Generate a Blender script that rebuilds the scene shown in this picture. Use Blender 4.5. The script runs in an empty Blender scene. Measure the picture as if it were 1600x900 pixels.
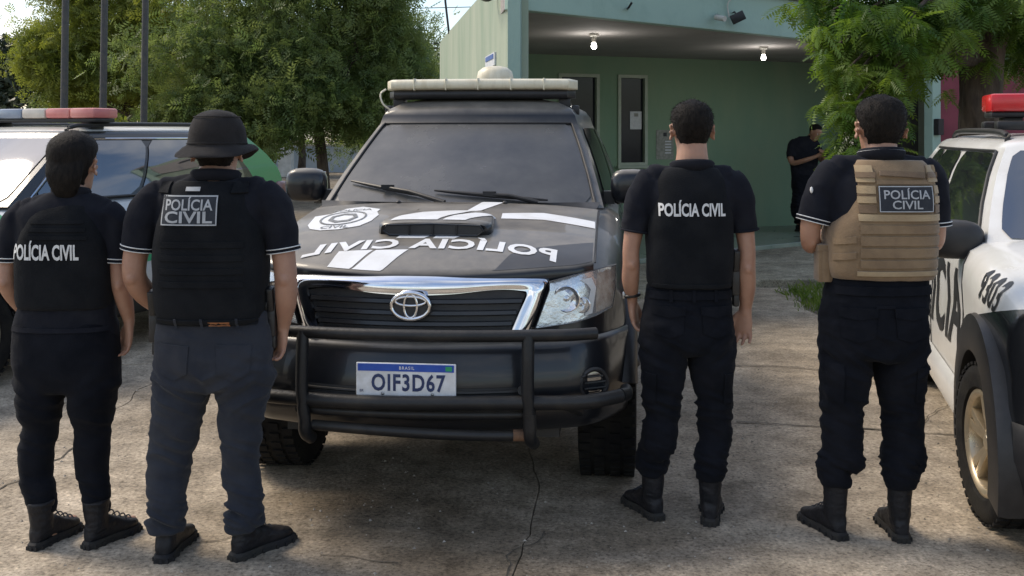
import bpy, bmesh, math, random
import numpy as np
from mathutils import Vector, Matrix
from mathutils.bvhtree import BVHTree

random.seed(7); np.random.seed(7)
SC = bpy.context.scene
COL = SC.collection
R = math.radians

# ------------------------------------------------------------------ camera
F = 1600.0; HOR = 210.0; CAMZ = 1.65          # focal length in photo pixels, eye level
cam = bpy.data.cameras.new('camera'); cam_o = bpy.data.objects.new('camera', cam); COL.objects.link(cam_o)
cam.lens = 36.0; cam.sensor_width = 36.0; cam.shift_y = -0.15
cam.clip_start = 0.05; cam.clip_end = 2000
cam_o.location = (0, 0, CAMZ); cam_o.rotation_euler = (R(90), 0, 0)
SC.camera = cam_o

# ------------------------------------------------------------------ sky and sun
SUN_EL = R(47); SUN_AZ = R(-66)                 # azimuth clockwise from +Y
W = bpy.data.worlds.new('World'); SC.world = W; W.use_nodes = True
nt = W.node_tree; nt.nodes.clear()
def wn(t, **k):
    n = nt.nodes.new(t)
    for a, b in k.items(): setattr(n, a, b)
    return n
out = wn('ShaderNodeOutputWorld'); mixs = wn('ShaderNodeMixShader')
bg1 = wn('ShaderNodeBackground'); bg2 = wn('ShaderNodeBackground')
sky = wn('ShaderNodeTexSky', sky_type='NISHITA'); sky.sun_disc = False
sky.sun_elevation = SUN_EL; sky.sun_rotation = SUN_AZ; sky.air_density = 1.1; sky.dust_density = 1.5; sky.ozone_density = 1.6
bg1.inputs[1].default_value = 0.13
tcw = wn('ShaderNodeTexCoord'); sep = wn('ShaderNodeSeparateXYZ')
ab = wn('ShaderNodeMath', operation='ABSOLUTE'); ad = wn('ShaderNodeMath', operation='ADD'); ad.inputs[1].default_value = .18
dx = wn('ShaderNodeMath', operation='DIVIDE'); dy = wn('ShaderNodeMath', operation='DIVIDE'); cmb = wn('ShaderNodeCombineXYZ')
L = nt.links.new
L(tcw.outputs['Generated'], sep.inputs[0]); L(sep.outputs[2], ab.inputs[0]); L(ab.outputs[0], ad.inputs[0])
L(sep.outputs[0], dx.inputs[0]); L(ad.outputs[0], dx.inputs[1]); L(sep.outputs[1], dy.inputs[0]); L(ad.outputs[0], dy.inputs[1])
L(dx.outputs[0], cmb.inputs[0]); L(dy.outputs[0], cmb.inputs[1]); cmb.inputs[2].default_value = 4.3
no = wn('ShaderNodeTexNoise'); no.inputs['Scale'].default_value = .95; no.inputs['Detail'].default_value = 9; no.inputs['Roughness'].default_value = .58; no.inputs['Distortion'].default_value = .35
L(cmb.outputs[0], no.inputs['Vector'])
rmp = wn('ShaderNodeValToRGB'); rmp.color_ramp.elements[0].position = .45; rmp.color_ramp.elements[1].position = .66
L(no.outputs[0], rmp.inputs[0])
no2 = wn('ShaderNodeTexNoise'); no2.inputs['Scale'].default_value = 2.3; no2.inputs['Detail'].default_value = 7
L(cmb.outputs[0], no2.inputs['Vector'])
cr2 = wn('ShaderNodeValToRGB'); e = cr2.color_ramp.elements
e[0].position = .36; e[0].color = (.25, .28, .34, 1); e[1].position = .64; e[1].color = (.92, .88, .82, 1)
L(no2.outputs[0], cr2.inputs[0]); L(cr2.outputs[0], bg2.inputs[0]); bg2.inputs[1].default_value = 1.1
L(sky.outputs[0], bg1.inputs[0]); L(rmp.outputs[0], mixs.inputs[0]); L(bg1.outputs[0], mixs.inputs[1]); L(bg2.outputs[0], mixs.inputs[2])
L(mixs.outputs[0], out.inputs[0])

sun = bpy.data.lights.new('sun', 'SUN'); sun_o = bpy.data.objects.new('sun', sun); COL.objects.link(sun_o)
sun.energy = 1.6; sun.angle = R(22); sun.color = (1, .87, .69)
sd = Vector((math.sin(SUN_AZ)*math.cos(SUN_EL), math.cos(SUN_AZ)*math.cos(SUN_EL), math.sin(SUN_EL)))
sun_o.rotation_euler = sd.to_track_quat('Z', 'Y').to_euler(); sun_o.location = (-8, 4, 12)
SC.view_settings.view_transform = 'Standard'; SC.view_settings.look = 'None'
SC.view_settings.exposure = 0.85; SC.view_settings.gamma = 1.0; SC.view_settings.use_curve_mapping = False

# ------------------------------------------------------------------ helpers
def at(px, py, D):                              # a measured spot of the photograph at depth D
    return np.array([(px-800.)/F*D, D, CAMZ-(py-HOR)*D/F])
def gnd(px, py):
    return at(px, py, CAMZ*F/(py-HOR))
def tag(o, label=None, cat=None, group=None, kind=None):
    if label: o['label'] = label
    if cat: o['category'] = cat
    if group: o['group'] = group
    if kind: o['kind'] = kind
    return o
def link(name, data, parent=None):
    o = bpy.data.objects.new(name, data); COL.objects.link(o)
    if parent is not None: o.parent = parent
    return o
def empty(name, loc=(0, 0, 0), rz=0):
    o = link(name, None); o.location = loc; o.rotation_euler = (0, 0, rz); o.empty_display_size = .2
    return o
def finish(me, mats, smooth=40):
    for m in (mats if isinstance(mats, (list, tuple)) else [mats]): me.materials.append(m)
    if smooth:
        me.shade_smooth()
        if smooth < 180: me.set_sharp_from_angle(angle=R(smooth))
    return me

class MB:
    def __init__(s): s.v = []; s.f = []; s.m = []
    def add(s, vs, fs, mi=0):
        o = len(s.v); s.v.extend([tuple(float(c) for c in p) for p in vs])
        s.f.extend([[i+o for i in f] for f in fs]); s.m.extend([mi]*len(fs)); return s
    def box(s, c, d, rot=None, mi=0):
        c = np.array(c, float); d = np.array(d, float)/2
        P = np.array([[x, y, z] for x in (-1, 1) for y in (-1, 1) for z in (-1, 1)])*d
        if rot is not None: P = P @ np.array(rot).T
        return s.add(P+c, [[0, 1, 3, 2], [4, 6, 7, 5], [0, 4, 5, 1], [2, 3, 7, 6], [0, 2, 6, 4], [1, 5, 7, 3]], mi)
    def rings(s, rs, mi=0, cap0=True, cap1=True, close=True):
        n = len(rs[0]); vs = [p for r in rs for p in r]; fs = []
        for i in range(len(rs)-1):
            for j in range(n if close else n-1):
                k = (j+1) % n; fs.append([i*n+j, i*n+k, (i+1)*n+k, (i+1)*n+j])
        if cap0: fs.append(list(range(n))[::-1])
        if cap1: fs.append([(len(rs)-1)*n+j for j in range(n)])
        return s.add(vs, fs, mi)
    def grid(s, P, mi=0, flip=False):
        a, b = len(P), len(P[0]); fs = []
        for i in range(a-1):
            for j in range(b-1):
                q = [i*b+j, i*b+j+1, (i+1)*b+j+1, (i+1)*b+j]
                fs.append(q[::-1] if flip else q)
        return s.add([p for r in P for p in r], fs, mi)
    def limb(s, pts, rad, n=16, e=2.0, ref=(1, 0, 0), k=4, mi=0, smooth=True):
        P = np.array(pts, float); Q = np.array([(r, r) if np.isscalar(r) else r for r in rad], float)
        if len(Q) == 1: Q = np.repeat(Q, len(P), 0)
        if smooth and len(P) > 2:
            P = catmull(P, k); Q = catmull(Q, k)
        T = np.gradient(P, axis=0); T /= np.linalg.norm(T, axis=1)[:, None]+1e-9
        th = np.linspace(0, 2*np.pi, n, endpoint=False); c, sn = np.cos(th), np.sin(th)
        cx = np.sign(c)*np.abs(c)**(2/e); cy = np.sign(sn)*np.abs(sn)**(2/e)
        rf = np.array(ref, float); rs = []
        for p, q, t in zip(P, Q, T):
            r0 = rf if abs(rf @ t) < .92 else np.array([0, 1., 0])
            x = r0-(r0 @ t)*t; x /= np.linalg.norm(x); y = np.cross(t, x)
            rs.append(p+np.outer(cx*q[0], x)+np.outer(cy*q[1], y))
        return s.rings(rs, mi)
    def tube(s, pts, r, n=10, mi=0, smooth=False, k=4): return s.limb(pts, [r]*len(pts) if np.isscalar(r) else r, n, 2., (0.13, 0.27, .95), k, mi, smooth)
    def lathe(s, prof, axis='z', n=32, mi=0, c=(0, 0, 0), cap=False):
        rs = []
        for r, h in prof:
            th = np.linspace(0, 2*np.pi, n, endpoint=False); a, b = r*np.cos(th), r*np.sin(th); hh = np.full(n, h)
            p = {'z': (a, b, hh), 'x': (hh, a, b), 'y': (b, hh, a)}[axis]
            rs.append(np.stack(p, 1)+np.array(c))
        return s.rings(rs, mi, cap, cap)
    def ball(s, c, r, n=14, mi=0):
        r = np.array([r]*3 if np.isscalar(r) else r, float); ph = np.linspace(-np.pi/2*.97, np.pi/2*.97, n//2+1)
        th = np.linspace(0, 2*np.pi, n, endpoint=False)
        return s.rings([np.stack([np.cos(p)*np.cos(th), np.cos(p)*np.sin(th), np.full(n, np.sin(p))], 1)*r+np.array(c) for p in ph], mi)
    def prism(s, poly, fn0, fn1, mi=0):          # polygon in 2D mapped by two functions to two sides
        n = len(poly)
        return s.add([fn0(*p) for p in poly]+[fn1(*p) for p in poly],
                     [list(range(n))[::-1], list(range(n, 2*n))]+[[i, (i+1) % n, n+(i+1) % n, n+i] for i in range(n)], mi)
    def mesh(s, name='m'):
        me = bpy.data.meshes.new(name); me.from_pydata(s.v, [], s.f)
        if any(s.m): me.polygons.foreach_set('material_index', s.m)
        me.update(); bm = bmesh.new(); bm.from_mesh(me); bmesh.ops.recalc_face_normals(bm, faces=bm.faces); bm.to_mesh(me); bm.free()
        return me
    def build(s, name, mats, parent=None, smooth=40, bevel=0, sub=0):
        me = s.mesh(name)
        if bevel or sub: me = modify(me, bevel, sub)
        finish(me, mats, smooth); return link(name, me, parent)

def catmull(P, k):
    P = np.asarray(P, float); n = len(P); E = np.vstack([2*P[0]-P[1], P, 2*P[-1]-P[-2]]); o = []
    for i in range(n-1):
        a, b, c, d = E[i:i+4]
        for j in range(k):
            t = j/k; o.append(.5*((2*b)+(c-a)*t+(2*a-5*b+4*c-d)*t*t+(3*b-a-3*c+d)*t**3))
    o.append(P[-1]); return np.array(o)
def evalmesh(me, addmods):
    o = link('tmp', me); addmods(o)
    dg = bpy.context.evaluated_depsgraph_get(); r = bpy.data.meshes.new_from_object(o.evaluated_get(dg))
    bpy.data.objects.remove(o); return r
def modify(me, bevel, sub):
    def f(o):
        if bevel:
            m = o.modifiers.new('b', 'BEVEL'); m.width = bevel; m.segments = 2; m.limit_method = 'ANGLE'; m.angle_limit = R(35)
        if sub:
            m = o.modifiers.new('s', 'SUBSURF'); m.levels = sub
    return evalmesh(me, f)
def voxel(mb, vox, sm=4, dec=None, fac=.5):
    def f(o):
        m = o.modifiers.new('r', 'REMESH'); m.mode = 'VOXEL'; m.voxel_size = vox
        if sm: m = o.modifiers.new('s', 'SMOOTH'); m.factor = fac; m.iterations = sm
        if dec: m = o.modifiers.new('d', 'DECIMATE'); m.ratio = dec
    return evalmesh(mb.mesh(), f)
def boolean(me, cutters):
    cs = [link('cut', c) for c in cutters]
    def f(o):
        for c in cs:
            m = o.modifiers.new('b', 'BOOLEAN'); m.object = c; m.operation = 'DIFFERENCE'; m.solver = 'EXACT'
    r = evalmesh(me, f)
    for c in cs: bpy.data.objects.remove(c)
    return r

def _h(i):
    n = (i[..., 0]*374761393+i[..., 1]*668265263+i[..., 2]*2147483647) & 0x7fffffff
    n = ((n ^ (n >> 13))*1274126177) & 0x7fffffff
    return ((n ^ (n >> 16)) & 0xffff)/32767.5-1
def vnoise(P):
    P = np.asarray(P, float); i = np.floor(P).astype(np.int64); f = P-i; u = f*f*(3-2*f); r = 0
    for dx_ in (0, 1):
        for dy_ in (0, 1):
            for dz_ in (0, 1):
                w = (u[:, 0] if dx_ else 1-u[:, 0])*(u[:, 1] if dy_ else 1-u[:, 1])*(u[:, 2] if dz_ else 1-u[:, 2])
                r = r+w*_h(i+np.array([dx_, dy_, dz_]))
    return r
def fbm(P, o=3): return sum(vnoise(P*2**k+k*17.3)/2**k for k in range(o))
def displace(me, fn):
    n = len(me.vertices); P = np.empty(n*3); me.vertices.foreach_get('co', P); P = P.reshape(-1, 3)
    N = np.empty(n*3); me.vertices.foreach_get('normal', N); N = N.reshape(-1, 3)
    P = P+N*fn(P)[:, None]; me.vertices.foreach_set('co', P.ravel()); me.update(); return me
def verts(me):
    P = np.empty(len(me.vertices)*3); me.vertices.foreach_get('co', P); return P.reshape(-1, 3)
def bvh(*mes):
    V = []; Fc = []
    for me in mes:
        o = len(V); V += [v.co.copy() for v in me.vertices]; Fc += [[i+o for i in p.vertices] for p in me.polygons]
    return BVHTree.FromPolygons(V, Fc)

def text2d(body, width=None, height=None, bold=.0, shear=0, space=1.):
    cu = bpy.data.curves.new('t', 'FONT'); cu.body = body; cu.size = 1; cu.offset = bold; cu.shear = shear; cu.resolution_u = 3; cu.space_character = space
    o = link('t', cu); dg = bpy.context.evaluated_depsgraph_get(); me = bpy.data.meshes.new_from_object(o.evaluated_get(dg)); bpy.data.objects.remove(o)
    P = verts(me)[:, :2]; fs = [list(p.vertices) for p in me.polygons]
    a, b = P.min(0), P.max(0); P = P-(a+b)/2; w, h = b-a
    sx = width/w if width else None; sy = height/h if height else sx
    if sx is None: sx = sy
    return P*np.array([sx, sy]), fs
def drape(P2, fs, mapfn, edge=.03, thick=0):
    """flat shape cut into short edges, then every vertex sent through mapfn(x, y) -> point"""
    bm = bmesh.new(); vs = [bm.verts.new((p[0], p[1], 0)) for p in P2]
    for f in fs:
        try: bm.faces.new([vs[i] for i in f])
        except ValueError: pass
    bmesh.ops.remove_doubles(bm, verts=bm.verts, dist=1e-5); bmesh.ops.triangulate(bm, faces=bm.faces)
    for _ in range(6):
        es = [e for e in bm.edges if e.calc_length() > edge]
        if not es: break
        bmesh.ops.subdivide_edges(bm, edges=es, cuts=1); bmesh.ops.triangulate(bm, faces=bm.faces)
    for v in bm.verts: v.co = Vector([float(c) for c in mapfn(v.co.x, v.co.y)])
    me = bpy.data.meshes.new('d'); bm.to_mesh(me); bm.free(); return me
def poly_fs(n): return [list(range(n))]
def onto(tree, org, d, off):
    d = Vector(d).normalized(); h = tree.ray_cast(Vector(org), d)
    return (h[0]-d*off) if h[0] is not None else None
# ------------------------------------------------------------------ materials
def mat(name, col, rough=.6, metal=0., col2=None, sc=6., det=6., lo=.38, hi=.62, bump=0., bsc=60., rvar=0., dust=0., dustc=(.30, .26, .20), spec=.5, coat=0., st=(1, 1, 1), sheen=0., sss=0., dlo=.0, dsc=5.):
    m = bpy.data.materials.new(name); m.use_nodes = True; nt = m.node_tree; b = nt.nodes['Principled BSDF']; L = nt.links.new
    b.inputs['Roughness'].default_value = rough; b.inputs['Metallic'].default_value = metal; b.inputs['Specular IOR Level'].default_value = spec
    b.inputs['Coat Weight'].default_value = coat; b.inputs['Sheen Weight'].default_value = sheen
    if sss: b.inputs['Subsurface Weight'].default_value = sss; b.inputs['Subsurface Radius'].default_value = (.02, .008, .004); b.inputs['Subsurface Scale'].default_value = .5
    b.inputs['Base Color'].default_value = (*col, 1)
    tc = nt.nodes.new('ShaderNodeTexCoord'); mp = nt.nodes.new('ShaderNodeMapping'); mp.inputs['Scale'].default_value = st; L(tc.outputs['Object'], mp.inputs[0])
    def noise(s, d=6, r=.6):
        n = nt.nodes.new('ShaderNodeTexNoise'); n.inputs['Scale'].default_value = s; n.inputs['Detail'].default_value = d; n.inputs['Roughness'].default_value = r; L(mp.outputs[0], n.inputs['Vector']); return n
    def rng(src, a, c, x=0., y=1.):
        n = nt.nodes.new('ShaderNodeMapRange'); n.inputs[1].default_value = a; n.inputs[2].default_value = c; n.inputs[3].default_value = x; n.inputs[4].default_value = y; L(src, n.inputs[0]); return n.outputs[0]
    def mix(f, a, c):
        n = nt.nodes.new('ShaderNodeMix'); n.data_type = 'RGBA'; L(f, n.inputs[0])
        for k, s in ((6, a), (7, c)):
            if isinstance(s, tuple): n.inputs[k].default_value = (*s[:3], 1)
            else: L(s, n.inputs[k])
        return n.outputs[2]
    c = col; n1 = noise(sc, det)
    if col2: c = mix(rng(n1.outputs[0], lo, hi), col, col2)
    if dust:
        g = nt.nodes.new('ShaderNodeNewGeometry'); sp = nt.nodes.new('ShaderNodeSeparateXYZ'); L(g.outputs['Normal'], sp.inputs[0])
        up = rng(sp.outputs[2], dlo, .9); nd = noise(dsc, 8, .65); f = nt.nodes.new('ShaderNodeMath'); f.operation = 'MULTIPLY'; L(up, f.inputs[0]); L(rng(nd.outputs[0], .25, .7, dust*.35, dust), f.inputs[1])
        c = mix(f.outputs[0], c, dustc)
        rr = nt.nodes.new('ShaderNodeMapRange'); rr.inputs[3].default_value = rough; rr.inputs[4].default_value = max(rough, .6); L(f.outputs[0], rr.inputs[0]); L(rr.outputs[0], b.inputs['Roughness'])
    elif rvar: L(rng(n1.outputs[0], .3, .7, max(.02, rough-rvar), rough+rvar), b.inputs['Roughness'])
    if not isinstance(c, tuple): L(c, b.inputs['Base Color'])
    if bump:
        nb = noise(bsc, 5, .6); bp = nt.nodes.new('ShaderNodeBump'); bp.inputs['Strength'].default_value = min(1., bump); bp.inputs['Distance'].default_value = .012*max(bump, 1.)*(.4 if bsc > 100 else 1); L(nb.outputs[0], bp.inputs['Height']); L(bp.outputs[0], b.inputs['Normal'])
    m['nodes_ok'] = 1
    return m
def emis(name, col, st):
    m = bpy.data.materials.new(name); m.use_nodes = True; b = m.node_tree.nodes['Principled BSDF']
    b.inputs['Base Color'].default_value = (*col, 1); b.inputs['Emission Color'].default_value = (*col, 1); b.inputs['Emission Strength'].default_value = st; return m
def leafmat(name, c1, c2, trans=.35, sc=1.3):
    m = mat(name, c1, .45, col2=c2, sc=sc, det=3, spec=.35); nt = m.node_tree; b = nt.nodes['Principled BSDF']
    t = nt.nodes.new('ShaderNodeBsdfTranslucent'); mx = nt.nodes.new('ShaderNodeMixShader'); mx.inputs[0].default_value = trans
    src = b.inputs['Base Color'].links[0].from_socket; hs = nt.nodes.new('ShaderNodeHueSaturation'); hs.inputs['Value'].default_value = 1.5; hs.inputs['Saturation'].default_value = 1.1; hs.inputs['Hue'].default_value = .49
    nt.links.new(src, hs.inputs['Color']); nt.links.new(hs.outputs[0], t.inputs[0])
    nt.links.new(b.outputs[0], mx.inputs[1]); nt.links.new(t.outputs[0], mx.inputs[2]); nt.links.new(mx.outputs[0], nt.nodes['Material Output'].inputs[0]); return m
def lensmat(name, tint=(1, 1, 1), clear=.8, rough=.05):
    m = bpy.data.materials.new(name); m.use_nodes = True; nt = m.node_tree; b = nt.nodes['Principled BSDF']
    b.inputs['Base Color'].default_value = (*[c*.8 for c in tint], 1); b.inputs['Roughness'].default_value = rough
    t = nt.nodes.new('ShaderNodeBsdfTransparent'); t.inputs[0].default_value = (*tint, 1); mx = nt.nodes.new('ShaderNodeMixShader'); mx.inputs[0].default_value = clear
    nt.links.new(b.outputs[0], mx.inputs[1]); nt.links.new(t.outputs[0], mx.inputs[2]); nt.links.new(mx.outputs[0], nt.nodes['Material Output'].inputs[0]); return m

def concrete(name, tone=1.0, warm=1.0, stains=()):
    m = bpy.data.materials.new(name); m.use_nodes = True; nt = m.node_tree; b = nt.nodes['Principled BSDF']; L = nt.links.new
    tc = nt.nodes.new('ShaderNodeTexCoord'); g = nt.nodes.new('ShaderNodeNewGeometry')
    def noise(s, d=6, r=.6):
        n = nt.nodes.new('ShaderNodeTexNoise'); n.inputs['Scale'].default_value = s; n.inputs['Detail'].default_value = d; n.inputs['Roughness'].default_value = r; L(g.outputs['Position'], n.inputs['Vector']); return n.outputs[0]
    def ramp(src, stops):
        n = nt.nodes.new('ShaderNodeValToRGB'); L(src, n.inputs[0]); el = n.color_ramp.elements
        while len(el) < len(stops): el.new(.5)
        for q, (p, c) in zip(el, stops): q.position = p; q.color = (*c, 1)
        return n.outputs[0]
    def mix(f, a, c, mode='MIX'):
        n = nt.nodes.new('ShaderNodeMix'); n.data_type = 'RGBA'; n.blend_type = mode
        if isinstance(f, float): n.inputs[0].default_value = f
        else: L(f, n.inputs[0])
        for k, s in ((6, a), (7, c)):
            if isinstance(s, tuple): n.inputs[k].default_value = (*s, 1)
            else: L(s, n.inputs[k])
        return n.outputs[2]
    t = tone; k = warm
    base = ramp(noise(.8, 7, .62), [(.30, (.185*t*k, .166*t, .132*t)), (.50, (.325*t*k, .29*t, .225*t)), (.68, (.42*t*k, .378*t, .30*t))])
    mid = ramp(noise(5.5, 8, .7), [(.3, (.45, .44, .42)), (.7, (1.2, 1.19, 1.17))])
    c = mix(1., base, mid, 'MULTIPLY')
    grit = ramp(noise(55, 4, .75), [(.37, (.20, .19, .175)), (.48, (.88, .88, .88)), (.57, (1, 1, 1)), (.66, (1.65, 1.62, 1.55))])
    c = mix(.66, c, grit, 'MULTIPLY')
    vo = nt.nodes.new('ShaderNodeTexVoronoi'); vo.inputs['Scale'].default_value = 38; L(g.outputs['Position'], vo.inputs['Vector'])
    vv = ramp(vo.outputs['Distance'], [(.10, (.35, .33, .30)), (.22, (1, 1, 1))])
    msk = ramp(noise(2.1, 4), [(.47, (0, 0, 0)), (.60, (.8, .8, .8))])
    c = mix(msk, c, mix(1., c, vv, 'MULTIPLY'))
    st = ramp(noise(.35, 6, .7), [(.36, (.78, .75, .70)), (.55, (1, 1, 1))]); c = mix(.9, c, st, 'MULTIPLY')
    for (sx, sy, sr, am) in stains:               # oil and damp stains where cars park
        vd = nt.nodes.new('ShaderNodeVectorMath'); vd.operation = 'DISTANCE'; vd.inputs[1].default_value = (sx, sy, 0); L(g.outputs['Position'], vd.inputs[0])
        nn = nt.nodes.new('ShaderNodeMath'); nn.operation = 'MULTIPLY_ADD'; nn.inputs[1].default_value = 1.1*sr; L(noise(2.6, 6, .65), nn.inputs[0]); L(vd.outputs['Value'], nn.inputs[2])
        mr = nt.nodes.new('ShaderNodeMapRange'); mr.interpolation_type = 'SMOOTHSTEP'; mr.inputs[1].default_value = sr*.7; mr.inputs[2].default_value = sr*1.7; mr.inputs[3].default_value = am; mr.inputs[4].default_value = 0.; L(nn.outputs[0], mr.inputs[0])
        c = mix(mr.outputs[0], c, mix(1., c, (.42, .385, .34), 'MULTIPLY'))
    L(c, b.inputs['Base Color']); b.inputs['Roughness'].default_value = .9; b.inputs['Specular IOR Level'].default_value = .25
    h = mix(.5, noise(60, 5, .7), noise(9, 6, .6)); bp = nt.nodes.new('ShaderNodeBump'); bp.inputs['Strength'].default_value = .8; bp.inputs['Distance'].default_value = .012; L(h, bp.inputs['Height']); L(bp.outputs[0], b.inputs['Normal'])
    return m

MT = {}
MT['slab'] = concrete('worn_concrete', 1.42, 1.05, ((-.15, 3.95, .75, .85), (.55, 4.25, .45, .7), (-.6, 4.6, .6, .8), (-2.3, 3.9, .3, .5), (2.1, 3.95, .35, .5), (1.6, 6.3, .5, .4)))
MT['slab2'] = concrete('porch_concrete', 1.25, .97)
MT['earth'] = concrete('bare_earth', .8, 1.05)
MT['gravel'] = mat('gravel_stone', (.25, .22, .18), .9, col2=(.42, .38, .32), sc=9, bump=.5, bsc=40)
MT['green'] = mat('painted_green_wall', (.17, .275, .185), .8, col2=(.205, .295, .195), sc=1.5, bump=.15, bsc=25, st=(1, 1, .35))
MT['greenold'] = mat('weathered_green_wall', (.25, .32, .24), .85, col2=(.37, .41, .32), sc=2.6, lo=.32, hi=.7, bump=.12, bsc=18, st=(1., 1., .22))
MT['fascia'] = mat('turquoise_fascia', (.33, .455, .385), .8, col2=(.27, .385, .325), lo=.5, hi=.75, sc=2., bump=.3, bsc=20)
MT['soffit'] = mat('grey_soffit', (.30, .275, .26), .9, col2=(.35, .325, .31), sc=1.2)
MT['wine'] = mat('wine_red_wall', (.22, .045, .065), .8, col2=(.17, .035, .05), sc=2, bump=.1, bsc=20)
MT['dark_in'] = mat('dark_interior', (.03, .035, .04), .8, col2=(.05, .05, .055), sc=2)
MT['floor_tile'] = mat('porch_floor', (.18, .22, .17), .35, col2=(.24, .27, .21), sc=3, rvar=.1)
MT['alu'] = mat('painted_frame', (.30, .36, .28), .5, col2=(.36, .41, .33), sc=8)
MT['wglass'] = mat('dark_window_glass', (.015, .018, .024), .08, col2=(.02, .024, .03), sc=3, spec=.2)
MT['paper'] = mat('paper', (.62, .64, .66), .7, col2=(.52, .54, .57), sc=20)
MT['papergrey'] = mat('grey_poster', (.20, .21, .18), .7, col2=(.30, .30, .27), sc=25)
MT['bulb'] = emis('lit_bulb', (1, .97, .92), 16)
MT['blueprint'] = mat('blue_print', (.06, .12, .32), .6, col2=(.09, .16, .4), sc=30)
MT['bark'] = mat('bark', (.10, .075, .055), .95, col2=(.045, .033, .025), sc=14, bump=1.2, bsc=28, st=(1, 1, .3))
MT['leafA'] = leafmat('leaf_sunny', (.14, .18, .035), (.25, .28, .06), .48)
MT['leafB'] = leafmat('leaf_deep', (.095, .145, .045), (.18, .225, .075), .5)
MT['leafC'] = leafmat('leaf_dull', (.022, .035, .02), (.04, .055, .028), .2)
MT['leafN'] = leafmat('leaf_neem', (.055, .115, .02), (.13, .195, .035), .45, 1.6)
MT['grass'] = leafmat('grass_blades', (.10, .17, .03), (.20, .25, .06), .4, 6.)
MT['pole'] = mat('pole_paint', (.035, .037, .042), .6, col2=(.06, .055, .05), sc=20)
MT['bluewall'] = mat('pale_blue_wall', (.42, .52, .66), .85, col2=(.5, .57, .68), sc=1)
MT['whitewall'] = mat('chalky_white', (.62, .60, .55), .85, col2=(.5, .48, .43), sc=4, bump=.2)
MT['wire'] = mat('black_wire', (.02, .02, .022), .6, col2=(.03, .03, .03))
# vehicles
MT['tblack'] = mat('dusty_black_paint', (.006, .007, .010), .28, col2=(.010, .011, .014), sc=3, dust=.80, dustc=(.29, .26, .215), coat=.3, dlo=.42, spec=.4)
MT['bplast'] = mat('black_plastic', (.010, .011, .013), .42, spec=.4, col2=(.018, .018, .02), sc=14, dust=.14, bump=.1, bsc=150)
MT['barpaint'] = mat('chipped_black_steel', (.008, .009, .011), .42, spec=.35, col2=(.022, .02, .018), sc=7, lo=.52, hi=.7, dust=.12, bump=.15, bsc=60)
MT['rust'] = mat('rusty_patch', (.16, .085, .045), .8, col2=(.09, .05, .03), sc=25)
MT['chrome'] = mat('chrome', (.78, .79, .82), .09, 1., col2=(.68, .68, .69), sc=6, rvar=.05)
MT['steel'] = mat('dull_silver', (.5, .5, .5), .35, .9, col2=(.36, .36, .36), sc=10)
MT['refl'] = mat('lamp_reflector', (.82, .84, .86), .18, .9, col2=(.6, .62, .64), sc=16, bump=.25, bsc=30)
MT['lens'] = lensmat('lamp_lens', (.95, .96, .96), .84, .06)
MT['amber'] = mat('brown_reflector', (.30, .20, .13), .35, .2, col2=(.45, .38, .30), sc=28, bump=.8, bsc=60)
MT['tglass'] = mat('tinted_dust_and_reflection_glass', (.012, .013, .015), .07, col2=(.02, .02, .022), sc=2.5, dust=.5, dustc=(.22, .21, .19), dlo=-.2, dsc=2.2)  # dust kept heavy and mottled; its grey also paints in cloud reflections
MT['sglass'] = mat('tinted_side_glass', (.01, .012, .016), .04, col2=(.016, .018, .022), sc=2); MT['sglass'].node_tree.nodes['Principled BSDF'].inputs['IOR'].default_value = 2.7
MT['mark'] = mat('white_marking_film', (.78, .79, .80), .45, col2=(.70, .70, .69), sc=9, dust=.10)
MT['clean'] = mat('darker_film', (.022, .023, .026), .35, col2=(.03, .03, .032), sc=9, dust=.15)
MT['greyprint'] = mat('grey_print', (.12, .12, .12), .5, col2=(.22, .22, .21), sc=30)
MT['tyre'] = mat('tyre_rubber', (.008, .008, .009), .85, spec=.2, col2=(.018, .017, .015), sc=12, bump=.3, bsc=90)
MT['alloy'] = mat('alloy_wheel', (.66, .57, .42), .32, .8, col2=(.52, .43, .30), sc=8, rvar=.08)
MT['beige'] = mat('yellowed_plastic', (.72, .66, .50), .4, col2=(.52, .45, .31), sc=7, lo=.45, hi=.8, dust=.12, st=(3, 1, 1))
MT['platew'] = mat('plate_white', (.72, .73, .75), .4, col2=(.62, .62, .62), sc=20)
MT['plateb'] = mat('plate_blue', (.01, .06, .36), .4, col2=(.015, .08, .40), sc=20)
MT['platet'] = mat('plate_text', (.012, .025, .09), .5, col2=(.02, .04, .12), sc=20)
MT['dgreen'] = mat('flag_green', (.02, .30, .12), .5, col2=(.03, .34, .15))
MT['redlens'] = mat('red_lens', (.55, .02, .025), .22, col2=(.45, .015, .02), sc=10, spec=.6)
MT['paleredlens'] = mat('faded_red_lens', (.55, .17, .16), .3, col2=(.62, .25, .22), sc=6)
MT['bluelens'] = mat('blue_grey_lens', (.20, .24, .32), .3, col2=(.27, .31, .38), sc=6)
MT['clearlens'] = mat('clear_lens', (.5, .45, .40), .3, col2=(.6, .54, .47), sc=6)
MT['white'] = mat('white_paint', (.74, .74, .72), .22, col2=(.66, .65, .62), sc=2.5, coat=.4, dust=.18)
MT['taillight'] = mat('tail_lamp', (.22, .10, .09), .15, col2=(.30, .2, .18), sc=10)
MT['letter'] = mat('black_letter_film', (.015, .015, .017), .4, col2=(.025, .025, .026))
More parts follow.
